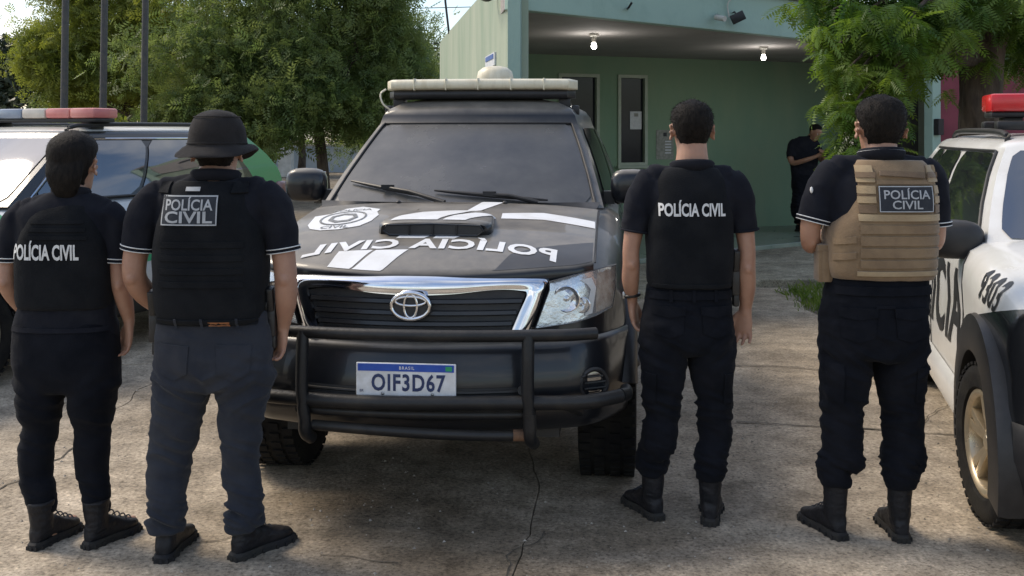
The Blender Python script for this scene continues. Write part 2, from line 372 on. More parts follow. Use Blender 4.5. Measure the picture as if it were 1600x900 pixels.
# clothing
MT['skin'] = mat('skin', (.40, .225, .15), .5, col2=(.33, .175, .115), sc=9, sss=.12, bump=.12, bsc=140)
MT['skinb'] = mat('skin_deeper', (.33, .18, .115), .5, col2=(.27, .145, .09), sc=9, sss=.12, bump=.12, bsc=140)
MT['hair'] = mat('dark_hair', (.006, .005, .0045), .7, spec=.15, col2=(.014, .011, .009), sc=70, bump=.9, bsc=160, st=(1, 1, .3))
MT['shirt'] = mat('black_knit', (.011, .012, .017), .9, col2=(.016, .017, .022), sc=12, sheen=.03, bump=.3, bsc=260, spec=.06)
MT['vest'] = mat('black_vest_cloth', (.008, .009, .011), .85, col2=(.012, .013, .015), sc=10, sheen=.03, bump=.5, bsc=200, spec=.08)
MT['trouser'] = mat('black_trouser_cloth', (.006, .007, .010), .9, col2=(.010, .011, .015), sc=8, sheen=.03, bump=.4, bsc=240, spec=.06)
MT['gslat'] = mat('grille_black', (.012, .013, .015), .3, col2=(.02, .02, .022), sc=9)
MT['jeans'] = mat('dark_jeans', (.024, .027, .036), .9, col2=(.034, .037, .046), sc=7, sheen=.10, bump=.4, bsc=300, spec=.08)
MT['hatc'] = mat('faded_black_cotton', (.017, .0155, .0155), .95, spec=.1, col2=(.026, .0235, .023), sc=9, sheen=.05, bump=.5, bsc=220)
MT['boot'] = mat('black_boot_leather', (.006, .007, .010), .5, col2=(.012, .012, .015), sc=14, spec=.3, bump=.35, bsc=90, dust=.10, dustc=(.16, .13, .10))
MT['sole'] = mat('boot_sole', (.008, .008, .010), .8, col2=(.022, .02, .017), sc=18, bump=.3)
MT['tan'] = mat('tan_webbing', (.235, .16, .09), .9, col2=(.18, .12, .068), sc=9, sheen=.2, bump=.5, bsc=190)
MT['khaki'] = mat('khaki_webbing', (.36, .27, .16), .9, col2=(.30, .22, .13), sc=11, sheen=.2, bump=.5, bsc=230)
MT['brown'] = mat('brown_webbing', (.13, .085, .05), .9, col2=(.17, .115, .07), sc=12, sheen=.2, bump=.5, bsc=230)
MT['print'] = mat('white_print', (.66, .66, .65), .7, col2=(.58, .58, .57), sc=30)
MT['printg'] = mat('grey_reflective_print', (.40, .41, .42), .6, col2=(.33, .34, .35), sc=30)
MT['leather'] = mat('brown_leather', (.30, .12, .045), .6, col2=(.24, .09, .035), sc=20)
MT['gun'] = mat('holster_black', (.012, .013, .014), .4, col2=(.02, .02, .021), sc=20, bump=.2)
MT['patchd'] = mat('dark_patch', (.018, .022, .03), .85, col2=(.026, .03, .038), sc=20, bump=.3, bsc=200)
MT['eye'] = mat('eye', (.55, .53, .5), .2, col2=(.5, .48, .46), sc=30)
# ------------------------------------------------------------------ ground
g = MB(); g.grid([[(-150, -60, -.016), (150, -60, -.016)], [(-150, 300, -.016), (150, 300, -.016)]], flip=True)
ground = tag(g.build('ground', MT['earth'], smooth=0), kind='structure')
def jag(a, b, n, amp, seed):
    a = np.array(a, float); b = np.array(b, float); d = b-a; nrm = np.array([-d[1], d[0]])/np.linalg.norm(d)
    t = np.linspace(0, 1, n+1); P = a+np.outer(t, d); k = fbm(np.stack([P[:, 0]*2.1+seed, P[:, 1]*2.1, np.zeros(n+1)], 1), 3)*amp
    k[0] = k[-1] = 0; return P+np.outer(k, nrm)
XL = [-14, -9, -5.6, -2.36, .04, 2.78, 6.2, 11]
YL = [-4, .2, 2.75, 5.78, 7.3, 9.28, 11.05]
def node(i, j):
    x, y = XL[i], YL[j]; y += (-.07*(x-1.2) if 0 < j < 6 and x > 0 else 0)*(1 if j == 3 else .4)
    return np.array([x+.12*math.sin(i*2.1+j*1.7), y+.05*math.sin(i*3.3+j)])
for i in range(len(XL)-1):
    for j in range(len(YL)-1):
        if j == 5 and i >= 5: continue
        if j == 5 and i == 4: pass
        c = [node(i, j), node(i+1, j), node(i+1, j+1), node(i, j+1)]
        E_ = [jag(c[0], c[1], 30, .05, j*7), jag(c[3], c[2], 30, .05, (j+1)*7), jag(c[0], c[3], 30, .06, i*5+90), jag(c[1], c[2], 30, .06, (i+1)*5+90)]
        P = np.vstack([E_[0][:-1], E_[3][:-1], E_[1][::-1][:-1], E_[2][::-1][:-1]])
        ctr = P.mean(0); d = P-ctr; P = ctr+d*(1-.002/np.linalg.norm(d, axis=1))[:, None]
        tz = .004*math.sin(i*5.1+j*2.7)
        m = MB(); m.prism([tuple(p) for p in P], lambda x, y: (x, y, -.06), lambda x, y, tz=tz: (x, y, tz))
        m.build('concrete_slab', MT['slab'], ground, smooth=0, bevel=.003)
# broken wedge cracks: short slivers of raised concrete by the joints
def crack(pts, w, seed):
    P = catmull(np.array(pts, float), 8); k = fbm(np.stack([P[:, 0]*9, P[:, 1]*9, np.full(len(P), seed)], 1), 3)*.018; m = MB()
    T = np.gradient(P, axis=0); T /= np.linalg.norm(T, axis=1)[:, None]; N = np.stack([-T[:, 1], T[:, 0]], 1)
    C = P+N*k[:, None]; ww = w*(.4+.6*np.abs(vnoise(np.stack([P[:, 0]*14, P[:, 1]*14, np.full(len(P), seed)], 1))))
    A = C+N*ww[:, None]; B = C-N*ww[:, None]
    m.grid([[(a[0], a[1], .0075), (b[0], b[1], .0075)] for a, b in zip(A, B)]); return m.build('crack', MT['crackc'], ground, smooth=0)
MT['crackc'] = mat('crack_dirt', (.06, .05, .038), .95, col2=(.11, .095, .07), sc=20)
def gp(px, py): return gnd(px, py)[:2]
crack([gp(785, 905), gp(800, 868), gp(838, 850), gp(850, 832)], .004, 1)
crack([gp(500, 870), gp(560, 876), gp(620, 884)], .004, 2)
crack([gp(1440, 662), gp(1470, 640), gp(1500, 622)], .005, 3)
crack([gp(0, 768), gp(60, 735), gp(120, 700), gp(160, 672)], .009, 4)
crack([gp(290, 852), gp(340, 846), gp(372, 832)], .004, 5)
crack([gp(1150, 660), gp(1285, 668), gp(1380, 674), gp(1500, 682)], .011, 6)
crack([gp(1140, 572), gp(1220, 574), gp(1290, 580)], .012, 7)
# grit and litter
n = 2600; P = np.stack([np.random.uniform(-4, 4.5, n), np.random.uniform(3.4, 9, n)], 1); m = MB()
for p in P:
    s = random.choice([.003, .004, .005, .007, .010]); a = random.random()*6.28
    m.add([(p[0]+s*math.cos(a+k*2.1)*random.uniform(.6, 1.2), p[1]+s*math.sin(a+k*2.1)*random.uniform(.6, 1.2), .004) for k in range(3)]+[(p[0], p[1], .004+s*.7)], [[0, 1, 3], [1, 2, 3], [2, 0, 3]])
tag(m.build('loose_grit', MT['gravel'], smooth=0), 'loose grit and pebbles scattered over the concrete', 'grit', kind='stuff')
# planting bed: gravel and grass
def scatter_poly(x0, x1, y0, y1, n): return np.stack([np.random.uniform(x0, x1, n), np.random.uniform(y0, y1, n)], 1)
m = MB(); m.grid([[(2.83, 9.25, -.010), (11, 8.9, -.010)], [(2.83, 11.0, -.010), (11, 11.0, -.010)]], flip=True)
tag(m.build('planting_bed', MT['earth'], smooth=0), kind='structure')
m = MB()
for p in scatter_poly(2.87, 7, 9.3, 10.95, 900):
    s = random.uniform(.015, .05); th = random.random()*6
    m.add([(p[0]+s*math.cos(th+k*1.57), p[1]+s*math.sin(th+k*1.57)*.8, -.015) for k in range(4)]+[(p[0]+.3*s, p[1], s*.7)], [[0, 1, 4], [1, 2, 4], [2, 3, 4], [3, 0, 4]])
tag(m.build('bed_gravel', MT['gravel'], smooth=0), 'broken stones lying in the planting bed', 'gravel', kind='stuff')
m = MB()
for c in ((2.95, 10.6), (3.0, 10.2), (3.05, 9.9), (3.1, 9.55), (3.3, 9.5), (3.15, 10.75), (3.5, 9.35), (3.35, 10.1), (2.9, 9.75), (4.2, 9.6), (3.8, 10.4)):
    for _ in range(90):
        x = c[0]+random.gauss(0, .1); y = c[1]+random.gauss(0, .14); hh = random.uniform(.03, .12); a = random.random()*6.28; w = .006
        bx, by = random.gauss(0, .04), random.gauss(0, .04)
        m.add([(x-w*math.cos(a), y-w*math.sin(a), -.01), (x+w*math.cos(a), y+w*math.sin(a), -.01), (x+bx*.4+w*.7, y+by*.4, hh*.6), (x+bx, y+by, hh)], [[0, 1, 2], [0, 2, 3]])
tag(m.build('grass_tuft', MT['grass'], smooth=0), 'short green grass growing along the slab edge in the bed', 'grass', kind='stuff')

# ------------------------------------------------------------------ police station
st = tag(empty('police_station', (0, 9.8, 0)), 'pale green single-storey station with curved side wall and open porch', 'building')
OFF = np.array([0, 9.8, 0])
def sb(mb, name, m, parent=None, **k):
    mb.v = [tuple(np.array(p)-OFF) for p in mb.v]; return mb.build(name, m, parent or st, **k)
def slabpoly(name, poly, z0, z1, m, **k):
    b = MB(); b.prism(poly, lambda x, y: (x, y, z0), lambda x, y: (x, y, z1)); return sb(b, name, m, smooth=0, **k)
fd = np.array([.764, .645]); fn = np.array([-.645, .764])          # facade direction and inward normal
A = np.array([.0, 9.8]); FA = lambda t, o=0: tuple(A+fd*t+fn*o)
bd = np.array([.928, .371]); bn = np.array([-.371, .928]); B0 = np.array([.1, 15.2]); BW = lambda t, o=0: tuple(B0+bd*t+bn*o)
# curved side wall
path = catmull(np.array([(.02, 9.8), (-.42, 12.6), (-.9, 15.8), (-1.2, 17.8), (-1.36, 19.3), (-1.36, 20.4), (-1.1, 21.6), (-.3, 22.6), (2, 23.2)]), 9)
T = np.gradient(path, axis=0); T /= np.linalg.norm(T, axis=1)[:, None]; Nn = np.stack([T[:, 1], -T[:, 0]], 1)
ip = path+Nn*.14
b = MB(); rs = [[(o[0], o[1], 0), (o[0], o[1], 3.32), (i_[0], i_[1], 3.32), (i_[0], i_[1], 0)] for o, i_ in zip(path, ip)]
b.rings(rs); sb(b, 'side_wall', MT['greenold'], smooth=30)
slabpoly('column', [(-.04, 9.66), (.075, 9.69), (.09, 9.80), (-.03, 9.79)], 0, 3.325, MT['fascia'])
# roof slab with soffit, fascia band along the front
slabpoly('roof', [FA(.05, .13), FA(14, .13), (14, 22), (1, 21), (-1.0, 19.4), (-.15, 11.0)], 2.90, 3.24, MT['soffit'])
b = MB(); b.box(tuple(FA(7, .055))+(3.085,), (14, .12, .47), [[fd[0], fn[0], 0], [fd[1], fn[1], 0], [0, 0, 1]]); fas = sb(b, 'fascia', MT['fascia'], smooth=0, bevel=.01)
b = MB(); b.box(tuple(FA(7, .03))+(3.345,), (14.1, .24, .05), [[fd[0], fn[0], 0], [fd[1], fn[1], 0], [0, 0, 1]]); sb(b, 'coping', MT['soffit'], smooth=0, bevel=.008)
slabpoly('soffit', [FA(.12, .12), FA(13.9, .12), (13.5, 21.5), (1, 20.8), (-.95, 19.2), (-.1, 11.0)], 2.85, 2.898, MT['soffit'])
# floors
slabpoly('apron', [(-1.2, 8.2), (-.5, 9.2), (2.72, 11.08), (10, 11.3), (14, 14), (14, 21), (-.9, 19), (-.2, 11)], -.05, .08, MT['slab2'], bevel=.012)
slabpoly('porch_floor', [FA(.3, 1.0), FA(4.5, 1.0), FA(10.5, .6), (12, 21), (-.8, 18.8), (-.2, 11.2)], .075, .14, MT['floor_tile'], bevel=.01)
# back wall with window openings; t runs along the wall
def wb(t0, t1, z0, z1, name='back_wall', m=None, o=0., th=.14, **k):
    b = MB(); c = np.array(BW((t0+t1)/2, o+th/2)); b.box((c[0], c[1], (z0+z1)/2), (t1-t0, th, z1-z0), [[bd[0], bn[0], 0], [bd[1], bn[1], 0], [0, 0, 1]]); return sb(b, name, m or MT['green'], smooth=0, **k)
def tpx(px):
    k = (px-800)/F; return (k*B0[1]-B0[0])/(bd[0]-k*bd[1])
def zpx(px, py):
    D = BW(tpx(px))[1]; return CAMZ-(py-HOR)*D/F
wins = [(tpx(872), tpx(936), zpx(935, 240), zpx(935, 116)), (tpx(965), tpx(1011), zpx(985, 259), zpx(985, 117))]
t = -.80; doors = (tpx(1311), tpx(1452))
for (a, c, z0, z1) in wins:
    wb(t, a, .14, 2.85); wb(a, c, .14, z0); wb(a, c, z1, 2.85); t = c
wb(t, doors[0], .14, 2.85); wb(doors[0], doors[1], 2.35, 2.85); wb(doors[1], doors[1]+4, .14, 2.85)
for i, (a, c, z0, z1) in enumerate(wins):
    fr = MB()
    for (x0, x1, y0, y1) in ((a, a+.05, z0, z1), (c-.05, c, z0, z1), (a+.05, c-.05, z0, z0+.05), (a+.05, c-.05, z1-.05, z1)):
        q = np.array(BW((x0+x1)/2, .02)); fr.box((q[0], q[1], (y0+y1)/2), (x1-x0, .09, y1-y0), [[bd[0], bn[0], 0], [bd[1], bn[1], 0], [0, 0, 1]])
    w_ = sb(fr, 'window', MT['alu'], smooth=0)
    b = MB(); q = np.array(BW((a+c)/2, .05)); b.box((q[0], q[1], (z0+z1)/2), (c-a-.1, .012, z1-z0-.1), [[bd[0], bn[0], 0], [bd[1], bn[1], 0], [0, 0, 1]]); p_ = sb(b, 'pane', MT['wglass'], smooth=0); p_.parent = w_
    b = MB(); q = np.array(BW((a+c)/2, -.04)); b.box((q[0], q[1], z0-.02), (c-a+.08, .12, .035), [[bd[0], bn[0], 0], [bd[1], bn[1], 0], [0, 0, 1]]); p_ = sb(b, 'sill', MT['alu'], smooth=0); p_.parent = w_
# door jambs and dark hall behind
wb(doors[0]-.03, doors[0]+.05, .14, 2.35, 'door_jamb', MT['alu'], -.03, .24); wb(doors[1]-.05, doors[1]+.03, .14, 2.35, 'door_jamb', MT['alu'], -.03, .24)
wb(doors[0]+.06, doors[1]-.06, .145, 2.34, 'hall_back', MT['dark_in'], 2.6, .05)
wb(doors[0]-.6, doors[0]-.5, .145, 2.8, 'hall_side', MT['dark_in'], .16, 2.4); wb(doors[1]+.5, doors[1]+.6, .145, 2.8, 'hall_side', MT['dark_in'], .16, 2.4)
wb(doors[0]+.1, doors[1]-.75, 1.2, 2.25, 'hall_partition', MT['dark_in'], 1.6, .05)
def px_on_facade(px):
    k = (px-800)/F; return (k*A[1]-A[0])/(fd[0]-k*fd[1])
tc_ = px_on_facade(1467)
b = MB(); q = FA(tc_, .1); b.box((q[0], q[1], 1.5), (.24, .14, 3.0), [[fd[0], fn[0], 0], [fd[1], fn[1], 0], [0, 0, 1]]); sb(b, 'porch_column', MT['fascia'], smooth=0, bevel=.01)
b = MB(); q = FA(tc_-.02, -.01); b.box((q[0], q[1], 1.76), (.16, .08, .24), [[fd[0], fn[0], 0], [fd[1], fn[1], 0], [0, 0, 1]]); sb(b, 'meter_box', MT['bplast'], smooth=0, bevel=.01)
# wine red wing
rw = tag(empty('red_wing', (7, 15, 0)), 'wine red rendered wing wall behind the tree trunk', 'wall')
b = MB(); a_, c_ = FA(tc_+.15, .12), FA(tc_+9, -5.5); d_ = np.array(c_)-np.array(a_); L_ = np.linalg.norm(d_); d_ /= L_; mid = (np.array(a_)+np.array(c_))/2
b.box((mid[0]-7, mid[1]-15, 1.42), (L_, .16, 2.84), [[d_[0], -d_[1], 0], [d_[1], d_[0], 0], [0, 0, 1]]); b.build('wall', MT['wine'], rw, smooth=0)
b = MB(); b.box((mid[0]-7, mid[1]-15, .1), (L_+.02, .2, .2), [[d_[0], -d_[1], 0], [d_[1], d_[0], 0], [0, 0, 1]]); b.build('plinth', MT['dark_in'], rw, smooth=0)
# lamps
def bulb(px, py, z, lab, ceil=2.85):
    D = (z-CAMZ)*F/(HOR-py); x, y = (px-800)/F*D, D
    o = tag(empty('ceiling_lamp', (x, y, z)), lab, 'lamp')
    m = MB(); m.lathe([(.01, ceil-z), (.06, ceil-z-.004), (.055, ceil-z-.03), (.028, ceil-z-.04), (.026, .045), (.01, .04)], n=16); m.build('lamp_socket', MT['whitewall'], o)
    m = MB(); m.lathe([(.004, .045), (.020, .04), (.024, .03), (.031, .005), (.032, -.010), (.025, -.028), (.009, -.036), (.001, -.037)], n=16); m.build('bulb', MT['bulb'], o)
    l = bpy.data.lights.new('lamp_light', 'POINT'); l.energy = 4; l.color = (1, .96, .9); l.shadow_soft_size = .06; lo = link('lamp_light', l, o); lo.location = (0, 0, -.13)
bulb(928, 72, 2.70, 'lit bare bulb on porch ceiling above the narrow windows'); bulb(1193, 90, 2.70, 'lit bare bulb on porch ceiling above the man with a phone')
o = tag(empty('hall_lamp', BW(doors[1]-.35, 1.9)+(1.93,)), 'lit bulb glowing in the dark hall doorway', 'lamp')
m = MB(); m.ball((0, 0, 0), (.065, .05, .04), 12); m.build('bulb', MT['bulb'], o); m = MB(); m.tube([(0, 0, .03), (0, 0, .92)], .008, 8); m.build('cord', MT['wire'], o)
# notices
def sheet(name, x0, x1, z0, z1, o_, lab, m, t=True):
    b = MB(); q = np.array(BW((x0+x1)/2, o_)); b.box((0, 0, 0), (x1-x0, .008, z1-z0), [[bd[0], bn[0], 0], [bd[1], bn[1], 0], [0, 0, 1]])
    ob = tag(b.build(name, m, smooth=0), lab, 'notice'); ob.location = (q[0], q[1], (z0+z1)/2); return ob
def detail(ob, name, dx0, dx1, dz0, dz1, m, d=-.006):
    b = MB(); c = bd*(dx0+dx1)/2+bn*d; b.box((c[0], c[1], (dz0+dz1)/2), (dx1-dx0, .003, dz1-dz0), [[bd[0], bn[0], 0], [bd[1], bn[1], 0], [0, 0, 1]]); return b.build(name, m, ob, smooth=0)
pn = sheet('paper_notice', tpx(986), tpx(1004), zpx(990, 202), zpx(990, 174), .035, 'white paper notice taped inside the tall narrow window', MT['paper'])
detail(pn, 'printed_mark', -.03, .04, .06, .11, MT['papergrey'])
po = sheet('poster', tpx(1025), tpx(1052), zpx(1040, 249), zpx(1040, 203), -.006, 'grey printed poster on the green wall beside the narrow window', MT['papergrey'])
detail(po, 'printed_mark', -.03, .03, .13, .19, MT['dark_in']); 
for k in range(5): detail(po, 'printed_line', .0, .11, .04-k*.045, .06-k*.045, MT['paper'])
# small plate on the side wall
def onwall(px, py):
    best = None
    for p in catmull(np.array([(.02, 9.8), (-.42, 12.6), (-.9, 15.8)]), 60):
        e_ = abs(p[0]/p[1]*F+800-px)
        if best is None or e_ < best[0]: best = (e_, p)
    p = best[1]; return np.array([p[0], p[1], CAMZ-(py-HOR)*p[1]/F])
q = onwall(768, 95); wd = np.array([-.16, .987]); wnm = np.array([-.987, -.16])
b = MB(); b.box((0, 0, 0), (.75, .02, .14), [[wd[0], wnm[0], 0], [wd[1], wnm[1], 0], [0, 0, 1]]); ws_ = tag(b.build('wall_sign', MT['paper'], smooth=0), 'small blue and white sign high on the curved green wall', 'sign'); ws_.location = (q[0]-.012, q[1], q[2])
b = MB(); b.box((wnm[0]*.012, wnm[1]*.012, .03), (.6, .01, .05), [[wd[0], wnm[0], 0], [wd[1], wnm[1], 0], [0, 0, 1]]); b.build('printed_band', MT['blueprint'], ws_, smooth=0)
# camera and floodlight on the fascia
def onfas(px, py, o_=-.03):
    t = px_on_facade(px); x, y = FA(t, o_); return np.array([x, y, CAMZ-(py-HOR)*y/F])
q = onfas(1118, 25); o = tag(empty('security_camera', q), 'small pale security camera fixed to the fascia', 'camera')
m = MB(); m.tube([(0, .02, .02), (0, -.06, .0)], .012, 8); m.build('bracket', MT['steel'], o); m = MB(); m.limb([(-.03, -.05, -.02), (.05, -.16, -.05)], [.032, .032], 12); m.build('housing', MT['whitewall'], o)
q = onfas(1143, 26); o = tag(empty('floodlight', q), 'black tilted floodlight hanging under its wires on the fascia', 'floodlight')
m = MB(); m.box((.03, -.09, -.02), (.16, .05, .11), [[.9, 0, -.43], [0, 1, 0], [.43, 0, .9]]); m.build('housing', MT['bplast'], o, bevel=.008); m = MB(); m.tube([(0, .02, .05), (0, -.05, .05), (.02, -.08, 0)], .01, 8); m.build('bracket', MT['bplast'], o)
m = MB(); q0 = onfas(1135, 20, -.04); m.tube([q0+np.array([0, 0, -.05]), q0+np.array([-.02, -.01, .1]), q0+np.array([.05, 0, .2]), q0+np.array([.0, .02, .30])], .008, 6, smooth=True); tag(m.build('loose_cable', MT['whitewall']), 'loose pale cable looping down the fascia to the floodlight', 'cable')
q = onfas(978, 13); m = MB(); m.tube([(0, .04, 0), (0, -.06, 0), (.03, -.09, .05)], .012, 8); o = tag(m.build('hook_bracket', MT['bplast']), 'small black hook on the turquoise fascia above the bulb', 'bracket'); o.location = q
q = onwall(777, 0); m = MB(); m.tube([(0, 0, .05), (-.1, 0, .0), (-.16, -.2, -.01), (-.1, -.5, 0), (0, -.52, .05)], .018, 8, smooth=True); o = tag(m.build('wall_hook', MT['bplast']), 'black curved bracket near the top of the curved wall', 'bracket'); o.location = q
p0 = np.array([-1.02, 16.6, 3.30]); m = MB(); m.tube([(0, 0, -.02), (-.06, 0, .5), (-.08, 0, .9)], .018, 8); m.box((-.07, 0, .62), (.06, .05, .12)); m.box((-.085, 0, .85), (.3, .02, .02)); o = tag(m.build('roof_antenna', MT['bplast']), 'thin black antenna mast leaning on the curved wall top', 'antenna'); o.location = p0

# ------------------------------------------------------------------ street behind
bw = tag(empty('boundary_wall', (-5, 45, 0)), 'pale blue low boundary wall far behind the parked cars', 'wall')
m = MB(); m.box((-6, 0, .55), (44, .2, 1.17)); m.build('wall', MT['bluewall'], bw, smooth=0); m = MB(); m.box((-6, 0, 1.17), (44.1, .3, .07)); m.build('coping', MT['whitewall'], bw, smooth=0)
gp_ = tag(empty('gate_pillar', (at(447, 230, 40)[0], 40, 0)), 'chalky white gate pillar in front of the blue wall', 'pillar')
m = MB(); m.box((0, 0, .85), (.52, .5, 1.72)); m.build('shaft', MT['whitewall'], gp_, smooth=0, bevel=.02)
m = MB(); m.box((-.16, 0, 1.9), (.12, .3, .4)); m.box((.17, 0, 1.98), (.14, .3, .56)); m.build('finial', MT['whitewall'], gp_, smooth=0, bevel=.02)
def pole(px, D, lab, ht=7.5):
    x = (px-800)/F*D; o = tag(empty('flagpole', (x, D, -.035)), lab, 'pole', 'poles behind the striped patrol car')
    m = MB(); m.tube([(0, 0, 0), (.0, 0, .1), (.05, 0, ht*.5), (.10, 0, ht)], [.052, .05, .043, .034], 12); m.build('shaft', MT['pole'], o)
    m = MB(); m.lathe([(.001, .1), (.09, .09), (.12, .03), (.12, 0)], n=14, c=(0, 0, 0)); m.build('base', MT['pole'], o)
    m = MB(); m.ball((.1, 0, ht+.03), .05, 10); m.build('cap', MT['pole'], o)
PL = 'slim dark metal pole standing behind the green and white car'
pole(97, 13.2, 'slim dark pole between the dark conifers and the sunlit tree'); pole(158, 13.6, 'slim dark pole in the middle of a row of three'); pole(222, 14, 'slim dark pole next to the bucket hat officer')
for k, (py0, py1) in enumerate(((52, 62), (58, 70), (-10, 8))):
    m = MB(); P = [at(-60+u_*900, py0+(py1-py0)*u_+14*math.sin(u_*math.pi), 34) for u_ in np.linspace(0, 1, 16)]; m.tube(P, .014, 5); tag(m.build('overhead_wire', MT['wire']), ('lower of two close overhead wires behind the trees', 'upper of two close overhead wires behind the trees', 'single high overhead wire crossing above the tree tops')[(1, 0, 2)[k]], 'wire', 'overhead wires')
# ------------------------------------------------------------------ trees
def rotmats(n, tilt=None):
    q = np.random.normal(size=(n, 4)); q /= np.linalg.norm(q, axis=1)[:, None]; w, x, y, z = q.T
    return np.stack([np.stack([1-2*(y*y+z*z), 2*(x*y-z*w), 2*(x*z+y*w)], 1), np.stack([2*(x*y+z*w), 1-2*(x*x+z*z), 2*(y*z-x*w)], 1), np.stack([2*(x*z-y*w), 2*(y*z+x*w), 1-2*(x*x+y*y)], 1)], 1)
def scatter(tv, tf, C, Rm, S):
    n = len(C); k = len(tv); V = np.einsum('nij,kj->nki', Rm, tv)*S[:, None, None]+C[:, None, :]
    Fc = np.array(tf)[None]+(np.arange(n)*k)[:, None, None]
    return V.reshape(-1, 3), Fc.reshape(-1, len(tf[0]))
def npmesh(V, Fc, name):
    me = bpy.data.meshes.new(name); me.vertices.add(len(V)); me.vertices.foreach_set('co', np.ascontiguousarray(V, dtype=np.float32).ravel())
    k = Fc.shape[1]; me.loops.add(Fc.size); me.loops.foreach_set('vertex_index', Fc.ravel().astype(np.int32)); me.polygons.add(len(Fc))
    me.polygons.foreach_set('loop_start', np.arange(0, Fc.size, k, dtype=np.int32)); me.update(calc_edges=True); return me
LEAF = np.array([(0, 0, 0), (.28, .22, .05), (0, 1., -.08), (-.28, .22, .05)])
SPRAY = np.vstack([np.array([(s*.02, y, 0), (s*.16+.02*s, y+.02, .02), (s*.34, y+.17, -.06), (s*.14, y+.13, .02)]) for y in (.1, .3, .5, .7) for s in (1, -1)]+[np.array([(0, .8, 0), (.07, .9, 0), (0, 1.1, -.04), (-.07, .9, 0)])])
SPF = [[i*4, i*4+1, i*4+2, i*4+3] for i in range(9)]
def tree(name, lab, base, trunk_r, fork, blobs, nleaf, size, m, group=None, spray=False, seed=1, cat='tree'):
    np.random.seed(seed); random.seed(seed)
    o = tag(empty(name, tuple(base)), lab, cat, group)
    t = MB(); f = np.array(fork, float)
    t.limb([(0, 0, -.05), (.03, 0, f[2]*.15), tuple(f*.5+np.array([.06, 0, 0])), tuple(f)], [trunk_r*1.5, trunk_r*1.1, trunk_r*.9, trunk_r*.8], 12)
    tr = t.build('trunk', MT['bark'], o, smooth=60)
    lm = MB(); Cs = []; per = max(1, nleaf//len(blobs))
    for (c, r) in blobs:
        c = np.array(c, float); r = np.array([r]*3 if np.isscalar(r) else r, float)
        midp = f*.45+c*.55+np.array([0, 0, -.25*r[2]]); lm.limb([tuple(f-np.array([0, 0, .1])), tuple(midp), tuple(c)], [trunk_r*.55, trunk_r*.28, trunk_r*.08], 7)
        k = 14; d = np.random.normal(size=(k, 3)); d /= np.linalg.norm(d, axis=1)[:, None]; sub = c+d*r*np.random.uniform(.35, .95, (k, 1))
        for s in sub[:6]: lm.limb([tuple(midp*.4+c*.6), tuple((c+s)/2+np.array([0, 0, .05])), tuple(s)], [trunk_r*.14, trunk_r*.08, trunk_r*.03], 5)
        wts = np.random.dirichlet(np.ones(k)*2)
        for s, w in zip(sub, wts):
            nn = int(per*w)+1; Cs.append(s+np.random.normal(size=(nn, 3))*r*np.array([.27, .27, .19]))
    lm.build('limb', MT['bark'], o, smooth=60)
    C = np.vstack(Cs); n = len(C)
    if spray: tv, tf = SPRAY, SPF
    else: tv, tf = LEAF, [[0, 1, 2, 3]]
    S = np.random.uniform(.6, 1.35, n)*size
    V, Fc = scatter(tv, tf, C, rotmats(n), S)
    me = npmesh(V, Fc, 'crown'); me.materials.append(m); link('crown', me, o); return o
def rel(b, L): return [(at(px, py, D)-np.array(b), r) for px, py, D, r in L]
b = np.array([(504-800)/F*25, 25, -.035])
tree('shade_tree', 'broad leafy street tree with slim trunk behind the black truck', b, .15, (-.15, 0, 2.2), rel(b, [
    (500, 120, 25, 1.7), (420, 60, 25, 1.7), (560, 70, 25, 1.5), (610, 120, 25.5, (1., 1.2, 1.)), (360, 130, 24.5, 1.5), (450, 180, 24, (1.3, 1.2, .9)), (300, 90, 25, 1.6), (500, 0, 25.5, 1.8), (380, -20, 26, 1.8), (580, 10, 25.5, (1.1, 1.3, 1.2)), (560, 170, 24.5, (1.2, 1.2, .8)), (290, 160, 25, (1.2, 1.2, .7)), (640, 110, 26.5, (.6, 1., .9)), (390, 200, 25, (1., 1., .5)), (600, 190, 27, (.9, 1., .6)), (420, -110, 26, 2.), (520, -90, 26, 1.8)]), 24000, .30, MT['leafB'], spray=True, seed=3)
b = np.array([(205-800)/F*28, 28, -.035])
tree('shade_tree', 'sunlit yellow-green tree rising behind the three dark poles', b, .14, (0, 0, 2.3), rel(b, [
    (130, 60, 28, 1.5), (190, 10, 28, 1.7), (230, 90, 28.5, 1.6), (100, 110, 27.5, (1., 1., 1.)), (150, 130, 27.5, (1.3, 1., .7)), (260, 20, 28, 1.6), (80, 90, 28, (.7, .9, .8)), (120, -60, 29, 1.8), (250, 140, 28, (1.2, 1, .6)), (130, 0, 28, (1.2, 1.2, 1.2)), (220, -80, 29, 1.8)]), 14000, .29, MT['leafA'], spray=True, seed=5)
b = np.array([(655-800)/F*31, 31, -.035])
tree('shade_tree', 'dark green tree squeezed between street tree and curved wall', b, .14, (0, 0, 2.), rel(b, [(650, 150, 31, (1.2, 1.2, 1.3)), (672, 120, 31, (.6, 1., 1.)), (600, 180, 31, 1.3), (690, 170, 32, (1., 1., 1.)), (560, 200, 32, 1.2), (660, 210, 31, (1.2, 1, .7))]), 4500, .28, MT['leafB'], spray=True, seed=6)
